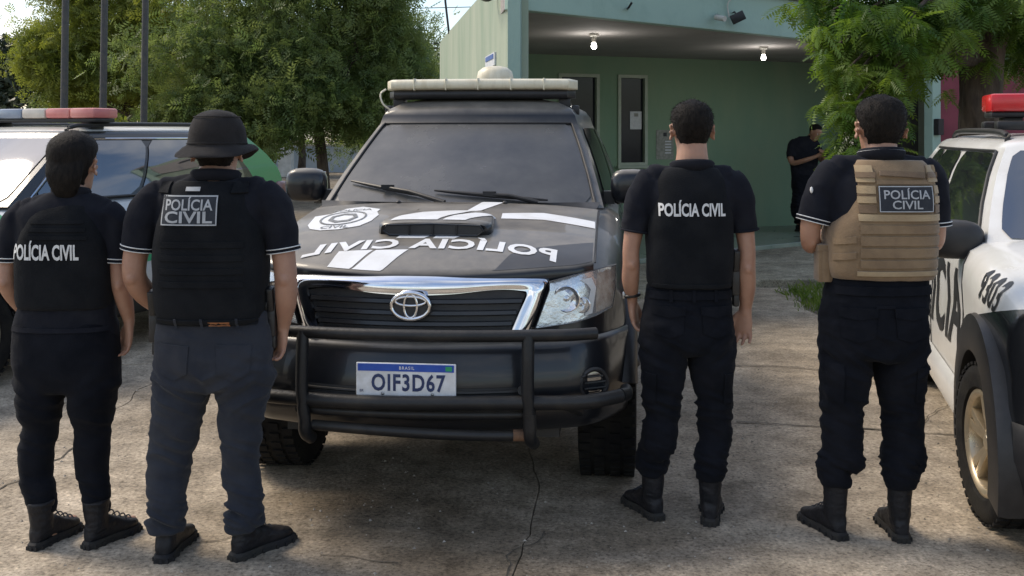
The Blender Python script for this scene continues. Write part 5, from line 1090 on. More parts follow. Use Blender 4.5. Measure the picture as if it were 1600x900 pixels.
        p = [(.015, .026, .004), (.045, .046, .012), (.075, .052, .022), (.098, .048, .028)]; b.limb([pt(*x) for x in p], [.014*k, .0118*k, .0105*k, .008*k], 10, k=3)
    for fx, fy, ang in S['feet']:
        c, Rf, _ = shafts[S['feet'].index((fx, fy, ang))]; q = lambda p: Rf @ np.array(p)+c
        b.limb([q((0, .035, .06)), q((0, .12, .05)), q((0, .24, .04))], [.03, .034, .022], 10); b.limb([q((0, .07, .05)), q((0, .06, .2))], [.032, .034], 10)
    me = voxel(b, vox, 3, S.get('dec', .45)); finish(me, sk, 180); po = link('person', me); po.location = ORG; tag(po, lab, 'person')
    for sg in (-1, 1):
        m = MB(); m.ball(hpos((sg*.031, .072, .128)), .0125*ks, 10); e_ = m.build('eye', MT['eye'], po, smooth=180); m = MB(); m.ball(hpos((sg*.031, .0825, .128)), .0055*ks, 8); m.build('iris', MT['hair'], e_, smooth=180)
    # --- trousers
    t = MB(); stack(t, S['pelvis'])
    for L in S['legs']: leg(t, L)
    me = voxel(t, vox, 8); zk = mz(S.get('knee', 650)); za = S.get('ankle', .20); zh = mz(S['pelvis'][-1][0])+.02; fo = S.get('folds', 1.35); sd_ = px0*.01
    def tf_(P):
        z = P[:, 2]; g1 = np.exp(-((z-za)/.085)**2); g2 = np.exp(-((z-zk)/.10)**2); g3 = np.exp(-((z-zh)/.10)**2)
        Q = P+sd_; sh = Q.copy(); sh[:, 2] += .35*P[:, 0]+.2*P[:, 1]; sh2 = Q.copy(); sh2[:, 2] -= .55*np.abs(P[:, 0])
        return fo*(.005*fbm(Q*np.array([8, 8, 4.5]), 3)+g1*(.009 if S.get('tall') else .014)*(ridge(sh*np.array([7, 7, 30.]))-.45)+g2*.010*(ridge(sh*np.array([6, 6, 19.]))-.5)+g3*.010*(ridge(sh2*np.array([6, 6, 17.]))-.5)+.0025*ridge(sh*np.array([9, 9, 22.])))
    displace(me, tf_); finish(me, MT[S.get('trm', 'trouser')], 180); tr = link('trousers', me, po); trees = [me]
    # seams, pockets
    # --- shirt
    t = MB(); stack(t, S['shirt'])
    for L in S['sleeves']:
        a0 = L[0]; L2 = [(lerp(hd['px'], a0[0], .42), hd['collar']+13*s/365, 0, .036), (lerp(hd['px'], a0[0], .74), lerp(hd['collar']+13*s/365, a0[1], .62), 0, .050)]+list(L); arm(t, L2, .003, 22)
    me = voxel(t, vox, 7)
    displace(me, lambda P: .003*fbm((P+sd_)*np.array([9, 9, 6.]), 3)+.005*(ridge((P+sd_+P[:, [2, 2, 2]]*np.array([.5, 0, 0]))*np.array([11, 9, 9.]))-.5)); finish(me, MT['shirt'], 180); sh = link('shirt', me, po); trees.append(me)
    for L in S['sleeves']:                           # hem rings
        e0 = np.array([mx(L[-1][0]), L[-1][2], mz(L[-1][1])]); e1 = np.array([mx(L[-2][0]), L[-2][2], mz(L[-2][1])]); d = (e0-e1)/np.linalg.norm(e0-e1)
        def hoop(off, r, th_): 
            m = MB(); x = np.array([1., 0, 0])-d[0]*d; x /= np.linalg.norm(x); y = np.cross(d, x); m.tube([e0+d*off+(x*math.cos(a)+y*math.sin(a))*r for a in np.linspace(0, 2*np.pi, 33)], th_, 6); return m
        hoop(-.004, L[-1][3]+.004, .005).build('sleeve_hem', MT['shirt'], sh, smooth=60)
        if S.get('trim'):
            hoop(-.014, L[-1][3]+.0075, .0022).build('sleeve_stripe', MT['print'], sh, smooth=60); hoop(.001, L[-1][3]+.0065, .002).build('sleeve_stripe', MT['print'], sh, smooth=60)
    cz = mz(hd['collar']); cr = nw*1.12
    m = MB(); th = np.linspace(0, 2*np.pi, 33); P_ = [np.array([mx(hd['px'])+cr*1.08*math.cos(a), -.004+cr*math.sin(a), cz+.012*math.sin(a)*-1]) for a in th]
    ch = hd.get('colh', .012); m.grid([[p+np.array([0, 0, -.03])*1.0, p+(p-np.array([mx(hd['px']), -.004, p[2]]))*.10+np.array([0, 0, ch*.4]), p+np.array([0, 0, ch])] for p in P_]); me = solid(m.mesh(), .006, 1.); finish(me, MT['shirt'], 180); co = link('collar', me, sh)
    if S.get('trim'): m = MB(); m.tube([p+(p-np.array([mx(hd['px']), -.004, p[2]]))*.13+np.array([0, 0, ch*.55]) for p in P_], .0022, 6); m.build('collar_stripe', MT['print'], co, smooth=60)
    # --- vest
    ve = None
    if S.get('vest'):
        t = MB(); stack(t, S['vest'], 0, 3.0, 40); me = voxel(t, .007, S.get('vsm', 5)); displace(me, lambda P: .0035*fbm((P+sd_)*np.array([7, 7, 9.]), 3)); finish(me, MT[S.get('vm', 'vest')], 180); ve = link('vest', me, po); trees.append(me)
    # --- boots
    for fx, fy, ang in S['feet']:
        c, Rf, _ = shafts[S['feet'].index((fx, fy, ang))]; q = lambda p: Rf @ np.array(p)+c; t = MB(); fk = S.get('fk', 1.)
        rs = []
        for y, w, zt in ((.004, .018, .075), (.016, .032, .105), (.05, .040, .125), (.095, .042, .125), (.135, .043, .108), (.175, .047, .088), (.215, .050, .074), (.25, .046, .064), (.275, .034, .055), (.288, .014, .040)):
            y *= fk; w *= fk; a = np.linspace(0, 2*np.pi, 20, endpoint=False); rs.append([q((w*np.sign(math.cos(x))*abs(math.cos(x))**.7, y, .022+(zt-.022)/2+(zt-.022)/2*np.sign(math.sin(x))*abs(math.sin(x))**.75)) for x in a])
        t.rings(rs); t.limb([q((0, .065*fk, .07)), q((0, .058*fk, .13)), q((0, .055*fk, S.get('shaft', .22)))], [(.038, .050), (.040, .048), (.042, .046)] if not (S.get('slim') or S.get('tall')) else [(.040, .050), (.046, .050), (.053, .055)], 18)
        me = voxel(t, .005, 3); displace(me, lambda P: .0022*(ridge((P+sd_)*np.array([18, 18, 30.]))-.5)); finish(me, MT['boot'], 180); bo = link('boot', me, po)
        ol = [(0, -.004), (.022, .0), (.036, .025), (.038, .07), (.035, .12), (.046, .18), (.053, .22), (.049, .26), (.033, .288), (.0, .298)]; ol = ol+[(-x, y) for x, y in ol[-2:0:-1]]
        m = MB(); m.rings([[q((x*k_*fk, (.147+(y-.147)*k_)*fk, z)) for x, y in ol] for k_, z in ((1., .0), (1.03, .006), (1.03, .026), (.97, .034))])
        for x, y in ol[::1]: m.box(q((x*1.02*fk, y*fk, .010)), (.012, .012, .018), Rf)
        m.build('sole', MT['sole'], bo, smooth=40)
        m = MB(); 
        for k_ in range(4): y = .12+k_*.028; zt = .118-.016*k_; m.tube([q((-.026, y, zt-.012)), q((0, y+.006, zt+.004)), q((.026, y, zt-.012))], .003, 6, smooth=True)
        m.build('laces', MT['patchd'], bo)
    # --- hair
    if S.get('hair', True):
        m = MB(); rs = []; nape = hd.get('nape', .20)
        for t_, r, th in head_rings(n=32):
            out_ = []
            for p, a in zip(r, th):
                back = -math.sin(a); line = nape+.0 if back > .55 else (lerp(nape, .52, min(1, (.55-back)/.45)) if back > .1 else lerp(.52, .80, min(1, (.1-back)/.8)))
                kk = min(1., max(0., (t_-line)/.10+.0)); kk = kk*kk*(3-2*kk); th_ = hd.get('thick', .009)
                cpt = np.array([0, -.01, .12]); dr = p-cpt; dr /= np.linalg.norm(dr)+1e-9; out_.append(hpos(p+dr*(lerp(-.012, th_*(.35+.65*t_), kk))))
            rs.append(out_)
        m.rings(rs); 
        if hd.get('bun'):
            m.limb([hpos((0, -.070, .15)), hpos((.0, -.085, .09)), hpos((0, -.078, .045)), hpos((0, -.066, .005))], [(.070*ks, .030*ks), (.068*ks, .032*ks), (.056*ks, .030*ks), (.038*ks, .02*ks)], 20)
        me = voxel(m, .005, 6 if S.get('sleek') else 2); displace(me, lambda P: (.0006 if S.get('sleek') else .0016)*fbm(P*np.array([70, 70, 40.]), 2)); finish(me, MT['hair'], 180); ha = link('hair', me, po)
        # fuzz of short strands
        V = verts(me); N = np.array([v.normal[:] for v in me.vertices]); idx = np.random.choice(len(V), min(len(V), S.get('strands', 2600)), replace=False); Vs = []; Fs = []
        zcut = hpos((0, -.09, (nape+.1)*.235))[2]
        for i in idx:
            p = V[i]
            l = random.uniform(.005, .011)*(1.3 if p[2] > zcut+.08 else .8); n_ = N[i]*.8+np.array([0, -.2, -.55])+np.random.normal(size=3)*.25; n_ /= np.linalg.norm(n_); sd2 = np.cross(n_, np.random.normal(size=3)); sd2 /= np.linalg.norm(sd2)
            k_ = len(Vs); Vs += [p+sd2*.0009, p-sd2*.0009, p+n_*l]; Fs.append([k_, k_+1, k_+2])
        fz = npmesh(np.array(Vs), np.array(Fs), 'hair_strands'); fz.materials.append(MT['hair']); so = link('hair_strands', fz, ha); so['kind'] = 'stuff'
    tree_ = bvh(*trees)
    cam_l = np.array([0, 0, CAMZ])-ORG
    def back(px, py, off):                           # spot on the back of the clothes
        x, z = mx(px), mz(py); h = tree_.ray_cast(Vector((x, -1.2, z)), Vector((0, 1, 0)))
        return (np.array(h[0])+np.array([0, -off, 0])) if h[0] is not None else None
    def print_(tx, cx, cy, w_, h_, mt, parent, off=.004, bold=.012, name='lettering', arc=0.):
        P2, fs = text2d(tx, w_/s, h_/s, bold)
        def f(x, y):
            p = back(cx+x*s, cy-y*s+arc*(x*s/w_)**2, off); return p if p is not None else (mx(cx)+x, -.2, mz(cy)+y)
        me = drape(P2, fs, f, .012); finish(me, mt, 60); o = link(name, me, parent); o['label'] = tx+' lettering on the back'; return o
    def panel(poly, mt, parent, name, off=.004, th=.004):
        P = np.array([((x-poly[0][0])/s, -(y-poly[0][1])/s) for x, y in poly]); 
        def f(x, y):
            p = back(poly[0][0]+x*s, poly[0][1]-y*s, off); return p if p is not None else (mx(poly[0][0])+x, -.15, mz(poly[0][1])+y)
        me = drape(P, poly_fs(len(P)), f, .014)
        bm = bmesh.new(); bm.from_mesh(me); bmesh.ops.recalc_face_normals(bm, faces=bm.faces)
        if sum(f_.normal.y*f_.calc_area() for f_ in bm.faces) > 0: bmesh.ops.reverse_faces(bm, faces=bm.faces)
        bm.to_mesh(me); bm.free()
        if th: me = solid(me, th, 1.)
        finish(me, mt, 50); return link(name, me, parent)
    return dict(o=po, vest=ve, shirt=sh, trousers=tr, back=back, text=print_, panel=panel, mx=mx, mz=mz, s=s, hpos=hpos, ks=ks)

# --- officer with short hair in a plain black vest
p3 = person('officer in plain black vest with holster and wristwatch beside the pickup', 4.38, 1078, dict(
    shirt=[(470, 1012, 1138, .10), (440, 1014, 1138, .108), (400, 1016, 1138, .112), (350, 1012, 1142, .115), (310, 1006, 1150, .112), (290, 1006, 1150, .098), (276, 1020, 1137, .082), (265, 1038, 1120, .066), (257, 1050, 1108, .058)],
    pelvis=[(443, 1011, 1141, .112), (462, 1008, 1142, .118), (485, 1005, 1143, .125), (515, 1002, 1145, .13), (542, 1003, 1145, .125), (552, 1006, 1143, .11)],
    legs=[[(500, 1004, 1074), (540, 1001, 1074), (580, 1001, 1068), (620, 1003, 1063), (650, 1004, 1060), (690, 1002, 1055), (725, 1000, 1051), (745, 997, 1050), (770, 1004, 1045)],
          [(500, 1074, 1144), (540, 1074, 1146), (580, 1080, 1146), (620, 1086, 1144), (650, 1089, 1143), (690, 1093, 1143), (725, 1096, 1144), (748, 1097, 1145), (772, 1101, 1140)]],
    arms=[[(1012, 288, 0, .055), (997, 330, 0, .050), (986, 385, -.01, .043), (986, 412, -.005, .041), (986, 440, .02, .038), (990, 468, .05, .027), (991, 478, .06, .026)],
          [(1144, 288, 0, .055), (1158, 330, 0, .050), (1165, 385, -.02, .043), (1165, 418, -.02, .042), (1167, 450, 0, .038), (1167, 482, .02, .028), (1166, 492, .02, .027)]],
    sleeves=[[(1018, 280, 0, .058), (1004, 305, 0, .064), (996, 335, 0, .060), (992, 362, 0, .056)], [(1139, 280, 0, .058), (1152, 305, 0, .064), (1160, 335, 0, .060), (1163, 361, 0, .056)]],
    hands=[dict(at=(990, 474, .06), dir=(.12, .10, -1), thumb=(.35, 1, 0), curl=.8, flip=1), dict(at=(1166, 487, .02), dir=(-.10, .05, -1), thumb=(-.85, .5, 0), curl=.7, flip=-1)],
    head=dict(px=1081, top=159, chin=250, neck=(246, 50), collar=258, nape=.17, thick=.010, y=.01), feet=[(1030, 815, 22), (1109, 824, -13)], fk=.94,
    vest=[(446, 1013, 1139, .128), (436, 1010, 1141, .132), (400, 1010, 1143, .138), (350, 1010, 1144, .140), (325, 1014, 1141, .138), (300, 1020, 1134, .130), (280, 1022, 1132, .112), (268, 1028, 1126, .092), (261, 1036, 1120, .075)], knee=640, ankle=.25, tall=True, shaft=.25, hemz=(.285, .225, .19), hm=1, hem=(.064, .067, .058)))
p3['text']('POLÍCIA CIVIL', 1074, 322, 101, 25, MT['print'], p3['vest'], bold=.03)
p3['panel']([(1016, 438), (1016, 443), (1136, 444), (1136, 438)], MT['vest'], p3['vest'], 'vest_hem', .002, .004)
for x0, x1 in ((1016, 1062), (1088, 1134)):
    pk = p3['panel']([(x0, 476), (x0+2, 512), ((x0+x1)/2, 520), (x1-2, 512), (x1, 476)], MT['trouser'], p3['trousers'], 'back_pocket', .002, .004); p3['panel']([(x0-1, 472), (x0-1, 484), ((x0+x1)/2, 489), (x1+1, 484), (x1+1, 472)], MT['trouser'], p3['trousers'], 'pocket_flap', .007, .004)
p3['panel']([(1012, 450), (1012, 462), (1140, 462), (1140, 450)], MT['trouser'], p3['trousers'], 'belt', .003, .005)
for x in (1040, 1074, 1108): p3['panel']([(x, 447), (x, 465), (x+5, 465), (x+5, 447)], MT['trouser'], p3['trousers'], 'belt_loop', .009, .003)
for x0, x1, y0, y1 in ((1006, 1020, 575, 622), (1124, 1138, 575, 622)): p3['panel']([(x0, y0), (x0, y1), (x1, y1+1), (x1, y0+1)], MT['trouser'], p3['trousers'], 'cargo_pocket', .003, .006)
# --- officer in the tan plate carrier
p4 = person('officer in tan plate carrier with dark name patch beside the white car', 4.2, 1372, dict(
    shirt=[(470, 1300, 1446, .11), (440, 1298, 1450, .115), (400, 1294, 1452, .12), (350, 1292, 1454, .12), (310, 1290, 1458, .118), (285, 1290, 1458, .105), (266, 1306, 1444, .088), (252, 1330, 1422, .07), (242, 1346, 1406, .06)],
    pelvis=[(425, 1298, 1448, .118), (455, 1292, 1448, .125), (485, 1286, 1447, .132), (520, 1282, 1446, .138), (552, 1281, 1446, .132), (564, 1284, 1444, .115)],
    legs=[[(500, 1284, 1366), (540, 1281, 1365), (580, 1281, 1360), (620, 1283, 1353), (650, 1284, 1349), (690, 1286, 1345), (718, 1285, 1349), (735, 1284, 1348), (755, 1289, 1338), (790, 1291, 1332)],
          [(500, 1366, 1446), (540, 1366, 1447), (580, 1369, 1445), (620, 1375, 1442), (650, 1379, 1441), (690, 1382, 1441), (722, 1377, 1444), (745, 1381, 1444), (765, 1389, 1440), (798, 1391, 1430)]],
    arms=[[(1298, 275, 0, .058), (1278, 310, 0, .055), (1268, 345, .0, .050), (1268, 378, .02, .043), (1282, 384, .09, .040), (1306, 376, .18, .032), (1330, 368, .25, .027)],
          [(1452, 275, 0, .058), (1462, 315, 0, .054), (1462, 350, .0, .048), (1462, 380, .02, .042), (1448, 386, .1, .038), (1425, 376, .19, .031), (1405, 368, .25, .027)]],
    sleeves=[[(1305, 268, 0, .062), (1287, 290, 0, .060), (1277, 318, 0, .062), (1270, 346, .0, .061)], [(1448, 270, 0, .060), (1456, 295, 0, .062), (1460, 325, 0, .058), (1462, 352, 0, .055)]],
    hands=[dict(at=(1326, 369, .24), dir=(.75, .6, .05), thumb=(0, .1, 1), curl=.7), dict(at=(1409, 369, .24), dir=(-.75, .6, .05), thumb=(0, .1, 1), curl=.7, flip=-1)],
    head=dict(px=1376, top=152, chin=250, neck=(238, 52), collar=242, nape=.17, thick=.012, y=.01, w=1.06, colh=.02), feet=[(1317, 846, 17), (1412, 850, -4)], fk=.94, trim=True,
    vest=[(432, 1296, 1452, .138), (420, 1290, 1455, .146), (395, 1287, 1457, .152), (365, 1288, 1458, .155), (345, 1296, 1458, .155), (325, 1310, 1457, .152), (300, 1318, 1456, .146), (275, 1320, 1452, .128), (258, 1325, 1446, .105), (249, 1332, 1438, .088)], vm='tan', vsm=4, knee=650, ankle=.30, tall=True, shaft=.27, hemz=(.315, .255, .215), hem=(.069, .070, .060)))
V4 = p4['vest']
for k, (y0, y1, x0, x1, mt) in enumerate(((288, 300, 1326, 1350, 'khaki'), (288, 300, 1440, 1452, 'khaki'), (304, 314, 1326, 1350, 'khaki'), (304, 314, 1440, 1452, 'khaki'), (331, 341, 1324, 1452, 'khaki'), (317, 329, 1326, 1350, 'brown'), (317, 329, 1440, 1452, 'brown'), (301, 303, 1326, 1350, 'brown'), (347, 360, 1326, 1451, 'tan'), (364, 378, 1326, 1451, 'tan'), (382, 396, 1326, 1451, 'tan'), (400, 412, 1326, 1451, 'tan'), (417, 424, 1322, 1450, 'khaki'))):
    p4['panel']([(x0, y0), (x0, y1), (x1, y1), (x1, y0)], MT[mt], V4, 'webbing_band', .003, .004)
for x0, x1 in ((1326, 1350), (1430, 1452)):
    p4['panel']([(x0+2, 258), (x0, 283), (x1, 283), (x1-2, 258)], MT['khaki'], V4, 'shoulder_strap', .004, .006)
    p4['panel']([(x0, 268), (x0, 276), (x1, 276), (x1, 268)], MT['brown'], V4, 'strap_buckle', .011, .006)
p4['panel']([(1358, 266), (1357, 273), (1424, 277), (1424, 269)], MT['brown'], V4, 'drag_handle', .006, .010)
p4['panel']([(1352, 280), (1352, 286), (1436, 286), (1436, 280)], MT['tan'], V4, 'webbing_band', .003, .004)
for yy in (368, 392): p4['panel']([(1292, yy), (1292, yy+10), (1320, yy+6), (1320, yy-4)], MT['tan'], V4, 'side_strap', .003, .005)
pa = p4['panel']([(1353, 288), (1353, 327), (1436, 327), (1436, 288)], MT['patchd'], V4, 'name_patch', .008, .005)
for (x0, y0, x1, y1) in ((1353, 288, 1436, 289.4), (1353, 325.6, 1436, 327), (1353, 288, 1354.4, 327), (1434.6, 288, 1436, 327)): p4['panel']([(x0, y0), (x0, y1), (x1, y1), (x1, y0)], MT['printg'], V4, 'patch_border', .0140, .001)
p4['text']('POLÍCIA', 1395, 299, 70, 17, MT['printg'], pa, .0150, .014); p4['text']('CIVIL', 1395, 316, 46, 13, MT['printg'], pa, .0150, .014)
for x0, x1 in ((1300, 1352), (1380, 1432)):
    p4['panel']([(x0, 478), (x0+2, 518), ((x0+x1)/2, 526), (x1-2, 518), (x1, 478)], MT['trouser'], p4['trousers'], 'back_pocket', .002, .004); p4['panel']([(x0-1, 474), (x0-1, 487), ((x0+x1)/2, 492), (x1+1, 487), (x1+1, 474)], MT['trouser'], p4['trousers'], 'pocket_flap', .007, .004)
p4['panel']([(1298, 442), (1298, 455), (1446, 455), (1446, 442)], MT['trouser'], p4['trousers'], 'belt', .003, .006)
# pouch on the belt
m = MB(); c = (p4['mx'](1287), .0, p4['mz'](410)); m.box(c, (.062, .075, .150), rx(.05)); m.box((c[0], c[1]-.002, c[2]+.062), (.068, .082, .03)); m.box((c[0]-.002, c[1]-.04, c[2]-.01), (.03, .008, .13)); m.build('magazine_pouch', MT['tan'], p4['o'], bevel=.008)
p4['panel']([(1352, 470), (1352, 474), (1380, 474), (1380, 470)], MT['trouser'], p4['trousers'], 'belt_loop', .002, .004)
for x0, x1, y0, y1 in ((1288, 1306, 560, 618), (1416, 1437, 565, 620)): p4['panel']([(x0, y0), (x0+1, y1), (x1, y1+2), (x1, y0+2)], MT['trouser'], p4['trousers'], 'cargo_pocket', .003, .005)
m = MB(); m.ball((p4['mx'](1263), -.045, p4['mz'](296)), (.007, .008, .014), 8); m.build('arm_badge', MT['print'], p4['shirt'])
# --- officer with bucket hat
p2 = person('officer in bucket hat and dark jeans with framed back patch', 4.02, 332, dict(
    shirt=[(520, 254, 416, .11), (480, 252, 414, .115), (440, 250, 414, .12), (390, 252, 412, .125), (350, 248, 416, .125), (318, 244, 420, .12), (298, 248, 414, .105), (287, 266, 396, .088), (279, 288, 378, .07), (273, 304, 366, .06)],
    pelvis=[(486, 252, 416, .122), (505, 249, 420, .128), (530, 246, 424, .135), (565, 243, 426, .142), (596, 243, 425, .135), (610, 246, 422, .118)],
    legs=[[(540, 246, 336), (580, 243, 335), (620, 241, 326), (660, 237, 313), (700, 233, 303), (740, 231, 296), (780, 229, 287), (805, 228, 280), (830, 234, 274)],
          [(540, 336, 424), (580, 337, 425), (620, 341, 420), (660, 344, 412), (700, 347, 407), (740, 349, 405), (780, 350, 405), (805, 351, 404), (828, 356, 398)]],
    arms=[[(248, 312, 0, .058), (226, 350, 0, .056), (214, 395, -.01, .055), (212, 432, -.01, .050), (220, 462, .05, .045), (234, 492, .13, .032), (240, 505, .17, .028)],
          [(416, 312, 0, .058), (436, 350, 0, .056), (444, 398, -.01, .053), (448, 435, -.015, .049), (447, 470, .0, .043), (441, 508, .03, .030), (439, 518, .035, .028)]],
    sleeves=[[(256, 300, 0, .060), (234, 325, 0, .070), (222, 358, 0, .068), (217, 390, 0, .063)], [(408, 300, 0, .060), (428, 325, 0, .070), (438, 358, 0, .066), (443, 392, 0, .060)]],
    hands=[dict(at=(239, 500, .16), dir=(.2, .5, -.8), thumb=(.9, .3, 0), curl=.6), dict(at=(439, 514, .035), dir=(-.12, .10, -1), thumb=(-.6, .8, 0), curl=.95, flip=-1)],
    head=dict(px=338, top=186, chin=288, neck=(266, 56), collar=273, nape=.18, thick=.010, y=.02, w=1.02, colh=.012), feet=[(252, 882, -2), (364, 878, -36)], trim=True,
    vest=[(497, 256, 412, .140), (485, 248, 416, .148), (440, 244, 418, .155), (395, 244, 418, .158), (355, 250, 413, .158), (330, 258, 404, .152), (305, 264, 398, .140), (290, 272, 390, .118), (281, 282, 380, .092)], trm='jeans', knee=690, ankle=.18, shaft=.17))
pt_ = p2['panel']([(270, 302), (270, 347), (357, 346), (357, 302)], MT['patchd'], p2['vest'], 'back_patch', .004, .004)
for (x0, y0, x1, y1) in ((270, 302, 357, 304), (270, 345, 357, 347), (270, 302, 271.8, 347), (355.2, 302, 357, 347)): p2['panel']([(x0, y0), (x0, y1), (x1, y1), (x1, y0)], MT['printg'], p2['vest'], 'patch_border', .0085, .001)
p2['text']('POLÍCIA', 313.5, 314, 74, 21, MT['printg'], pt_, .0095, .018); p2['text']('CIVIL', 313.5, 334.5, 74, 18, MT['printg'], pt_, .0095, .022)
p2['panel']([(306, 290), (306, 296), (328, 296), (328, 290)], MT['printg'], p2['vest'], 'small_tag', .003, .002)
for x0, x1 in ((262, 280), (376, 396)): p2['panel']([(x0, 284), (x0-3, 300), (x1, 300), (x1-2, 284)], MT['vest'], p2['vest'], 'shoulder_strap', .004, .008)
for y in (372, 392, 412, 432): p2['panel']([(266, y), (266, y+9), (394, y+9), (394, y)], MT['vest'], p2['vest'], 'webbing_band', .002, .003)
p2['panel']([(256, 490), (256, 500), (410, 500), (410, 490)], MT['vest'], p2['trousers'], 'belt', .003, .005); p2['panel']([(342, 493), (342, 500), (374, 500), (374, 493)], MT['leather'], p2['trousers'], 'leather_label', .008, .002)
for x in (290, 330, 382): p2['panel']([(x, 488), (x, 503), (x+4, 503), (x+4, 488)], MT['jeans'], p2['trousers'], 'belt_loop', .009, .003)
for x0, x1 in ((262, 312), (352, 404)): p2['panel']([(x0, 528), (x0+3, 572), ((x0+x1)/2, 584), (x1-3, 572), (x1, 530)], MT['jeans'], p2['trousers'], 'back_pocket', .002, .003)
# bucket hat
hp2, ks2 = p2['hpos'], p2['ks']; hat = MB(); rs = []
for r, z, dz in ((.012, .268, 0), (.04, .264, 0), (.066, .254, 0), (.084, .236, 0), (.095, .205, 0), (.101, .17, 0), (.104, .142, 0), (.112, .138, .3), (.138, .122, 1), (.152, .108, 1), (.151, .103, 1), (.136, .116, 1), (.106, .132, .3), (.097, .15, 0), (.088, .2, 0), (.04, .245, 0)):
    rs.append([hp2((r*math.cos(a)*(.98 if not dz else .93), -.006+r*math.sin(a)*1.14, z+dz*(.016*math.cos(2*a+.4)+.010*math.sin(3*a+.5)))) for a in np.linspace(0, 2*np.pi, 40, endpoint=False)])
hat.rings(rs); me = modify(hat.mesh(), 0, 1); displace(me, lambda P: .003*fbm(P*18, 3)); finish(me, MT['hatc'], 180); ho = link('bucket_hat', me, p2['o'])
for z, r in ((.148, .1045), (.243, .081)):
    m = MB(); m.tube([hp2((r*math.cos(a)*.985, -.006+r*math.sin(a)*1.145, z)) for a in np.linspace(0, 2*np.pi, 41)], .0022, 6); m.build('hat_seam', MT['hatc'], ho)
# holsters
def holster(P_, x, py, y, parent, lean=.0, k=1.):
    c = np.array([P_['mx'](x), y, P_['mz'](py)]); m = MB(); h = m.box(c+np.array([0, 0, 0]), (.034*k, .065*k, .13*k)); m.box(c+np.array([.004, .0, -.085*k]), (.026*k, .04*k, .06*k)); ob = m.build('holster', MT['gun'], parent, bevel=.008)
    m = MB(); m.box(c+np.array([0, -.028*k, .085*k]), (.026*k, .045*k, .095*k), rx(.25)); m.box(c+np.array([0, .012*k, .068*k]), (.022*k, .07*k, .03*k)); m.build('pistol_grip', MT['gun'], ob, bevel=.007)
    m = MB(); m.box(c+np.array([-.026*np.sign(P_['mx'](x)), 0, .05]), (.03, .05, .04)); m.build('belt_clip', MT['gun'], ob, bevel=.005)
holster(p3, 1147, 436, -.01, p3['o']); holster(p2, 243, 506, .0, p2['o'], k=1.05); holster(p2, 424, 500, .02, p2['o'])
m = MB(); w = np.array([p3['mx'](989), .05, p3['mz'](464)]); m.tube([w+np.array([.033*math.cos(a), .030*math.sin(a), .004*math.cos(a)]) for a in np.linspace(0, 2*np.pi, 25)], .008, 8); wt = m.build('wristwatch', MT['gun'], p3['o']); m = MB(); m.box(w+np.array([-.036, -.006, .0]), (.010, .026, .028)); m.build('watch_face', MT['steel'], wt, bevel=.003)
# --- officer with tied hair
p1 = person('officer with dark tied hair and slim black trousers beside the bucket hat officer', 4.13, 106, dict(
    shirt=[(528, 22, 184, .118), (510, 24, 182, .118), (480, 31, 178, .112), (450, 35, 175, .11), (410, 32, 178, .112), (370, 28, 180, .112), (345, 24, 184, .108), (328, 28, 180, .095), (316, 48, 164, .08), (307, 68, 148, .065), (300, 80, 138, .056)],
    pelvis=[(500, 28, 180, .115), (525, 23, 184, .128), (555, 22, 185, .136), (585, 24, 184, .132), (606, 27, 182, .118), (614, 30, 180, .10)],
    legs=[[(560, 24, 103), (600, 27, 101), (640, 32, 94), (670, 36, 88), (700, 31, 84), (735, 31, 81), (770, 33, 78), (800, 37, 73)],
          [(560, 104, 184), (600, 107, 181), (640, 113, 175), (670, 117, 171), (700, 117, 170), (735, 120, 168), (770, 124, 166), (800, 128, 162)]],
    arms=[[(30, 340, 0, .048), (20, 375, 0, .046), (14, 408, 0, .043), (12, 440, -.01, .040), (20, 472, .04, .035), (32, 502, .10, .027), (36, 512, .12, .025)],
          [(176, 340, 0, .048), (182, 375, 0, .046), (186, 410, -.01, .042), (190, 445, -.01, .040), (194, 475, .01, .034), (197, 502, .03, .026), (197, 512, .03, .024)]],
    sleeves=[[(36, 334, 0, .052), (24, 352, 0, .058), (17, 378, 0, .056), (16, 407, 0, .052)], [(171, 334, 0, .052), (182, 352, 0, .058), (185, 378, 0, .054), (183, 408, 0, .050)]],
    hands=[dict(at=(35, 508, .12), dir=(.15, .3, -1), thumb=(.7, .6, 0), curl=.6, k=.92), dict(at=(197, 508, .03), dir=(-.06, .05, -1), thumb=(-.6, .8, 0), curl=.7, k=.92, flip=-1)],
    head=dict(px=112, top=210, chin=308, neck=(296, 42), collar=301, nape=.12, thick=.017, y=.02, w=1.0, bun=True, colh=.016), feet=[(50, 862, -18), (134, 860, -29)], trim=True,
    vest=[(478, 34, 177, .122), (465, 31, 178, .128), (430, 31, 179, .132), (390, 32, 178, .134), (365, 38, 172, .132), (345, 46, 166, .122), (330, 52, 160, .106), (318, 60, 152, .088)], knee=665, ankle=.2, folds=.7, strands=500, sleek=True, fk=.86, shaft=.19, slim=True))
p1['text']('POLÍCIA CIVIL', 91, 386, 106, 30, MT['print'], p1['vest'], bold=.03)
p1['panel']([(30, 505), (30, 512), (178, 512), (178, 505)], MT['shirt'], p1['shirt'], 'shirt_fold', .002, .003)
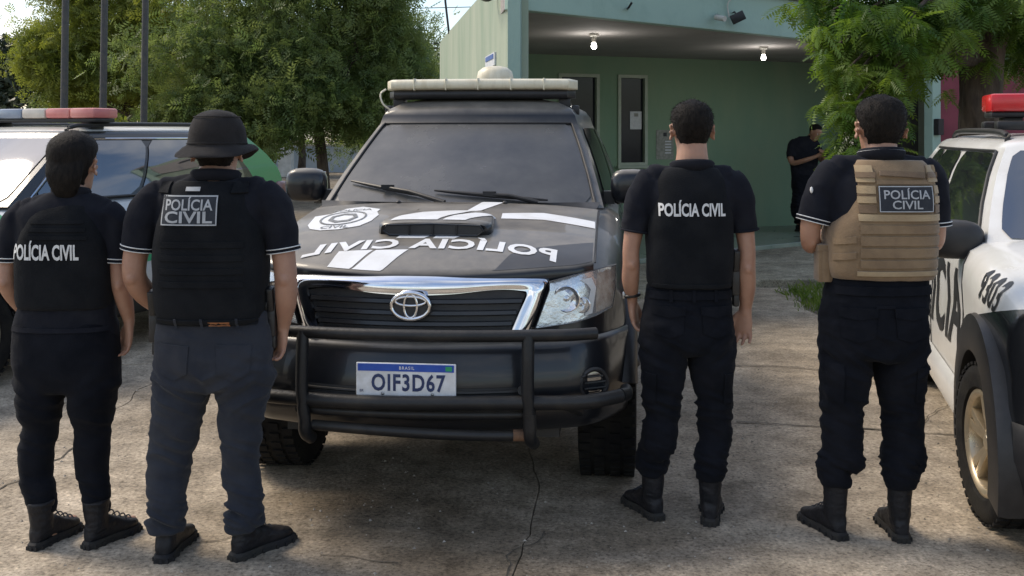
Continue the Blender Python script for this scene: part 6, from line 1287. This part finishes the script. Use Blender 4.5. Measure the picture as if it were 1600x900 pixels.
for k_, y in enumerate((340, 352, 364)): p1['panel']([(66-k_*3, y), (66-k_*3, y+6), (148+k_*3, y+6), (148+k_*3, y)], MT['vest'], p1['vest'], 'webbing_band', .002, .003)
# --- man with phone on the porch
p5 = person('man in dark uniform looking down at his phone on the porch', 15.6, 1256, dict(
    shirt=[(300, 1238, 1277, .11), (285, 1238, 1276, .12), (265, 1236, 1277, .125), (245, 1233, 1278, .125), (228, 1234, 1276, .11), (219, 1240, 1272, .09), (213, 1248, 1268, .06)],
    pelvis=[(272, 1238, 1276, .12), (285, 1237, 1277, .125), (297, 1238, 1277, .12), (303, 1240, 1275, .1)],
    legs=[[(285, 1237, 1257), (305, 1238, 1257), (330, 1236, 1253), (350, 1234, 1250), (362, 1235, 1248)], [(285, 1257, 1277), (305, 1257, 1275), (330, 1255, 1270), (350, 1253, 1268), (362, 1254, 1267)]],
    arms=[[(1238, 226, 0, .06), (1233, 240, -.05, .055), (1235, 254, -.12, .045), (1250, 250, -.24, .04), (1268, 243, -.30, .03), (1272, 241, -.31, .028)], [(1274, 226, 0, .06), (1279, 240, -.03, .055), (1281, 250, -.12, .045), (1279, 246, -.24, .035), (1277, 241, -.31, .028)]],
    sleeves=[[(1240, 223, 0, .065), (1235, 235, -.03, .066), (1234, 246, -.08, .06)], [(1272, 223, 0, .065), (1278, 235, -.02, .066), (1280, 246, -.07, .06)]],
    hands=[dict(at=(1271, 241, -.31), dir=(1, -.3, .3), thumb=(0, -.2, 1), curl=.9), dict(at=(1277, 241, -.31), dir=(-.3, -.6, .5), thumb=(-.5, -.2, 1), curl=.9)],
    head=dict(px=1268, top=193, chin=217, neck=(213, 12), collar=214, nape=.18, thick=.012, y=-.03, nod=-30), face=-145, feet=[(1244, 361.0, -150), (1261, 360.0, -170)], skin='skinb', knee=325, ankle=.35, vox=.012, dec=.6, strands=300, floor=.14, lk=1.))
ph = MB(); ph.box((0, 0, 0), (.075, .010, .15), rx(.7)); pho = tag(ph.build('mobile_phone', MT['wglass'], bevel=.004), 'dark mobile phone held by the man on the porch', 'phone'); pho.location = np.array([(1275-800)/F*15.6+.04, 15.6-.40, p5['mz'](238)])
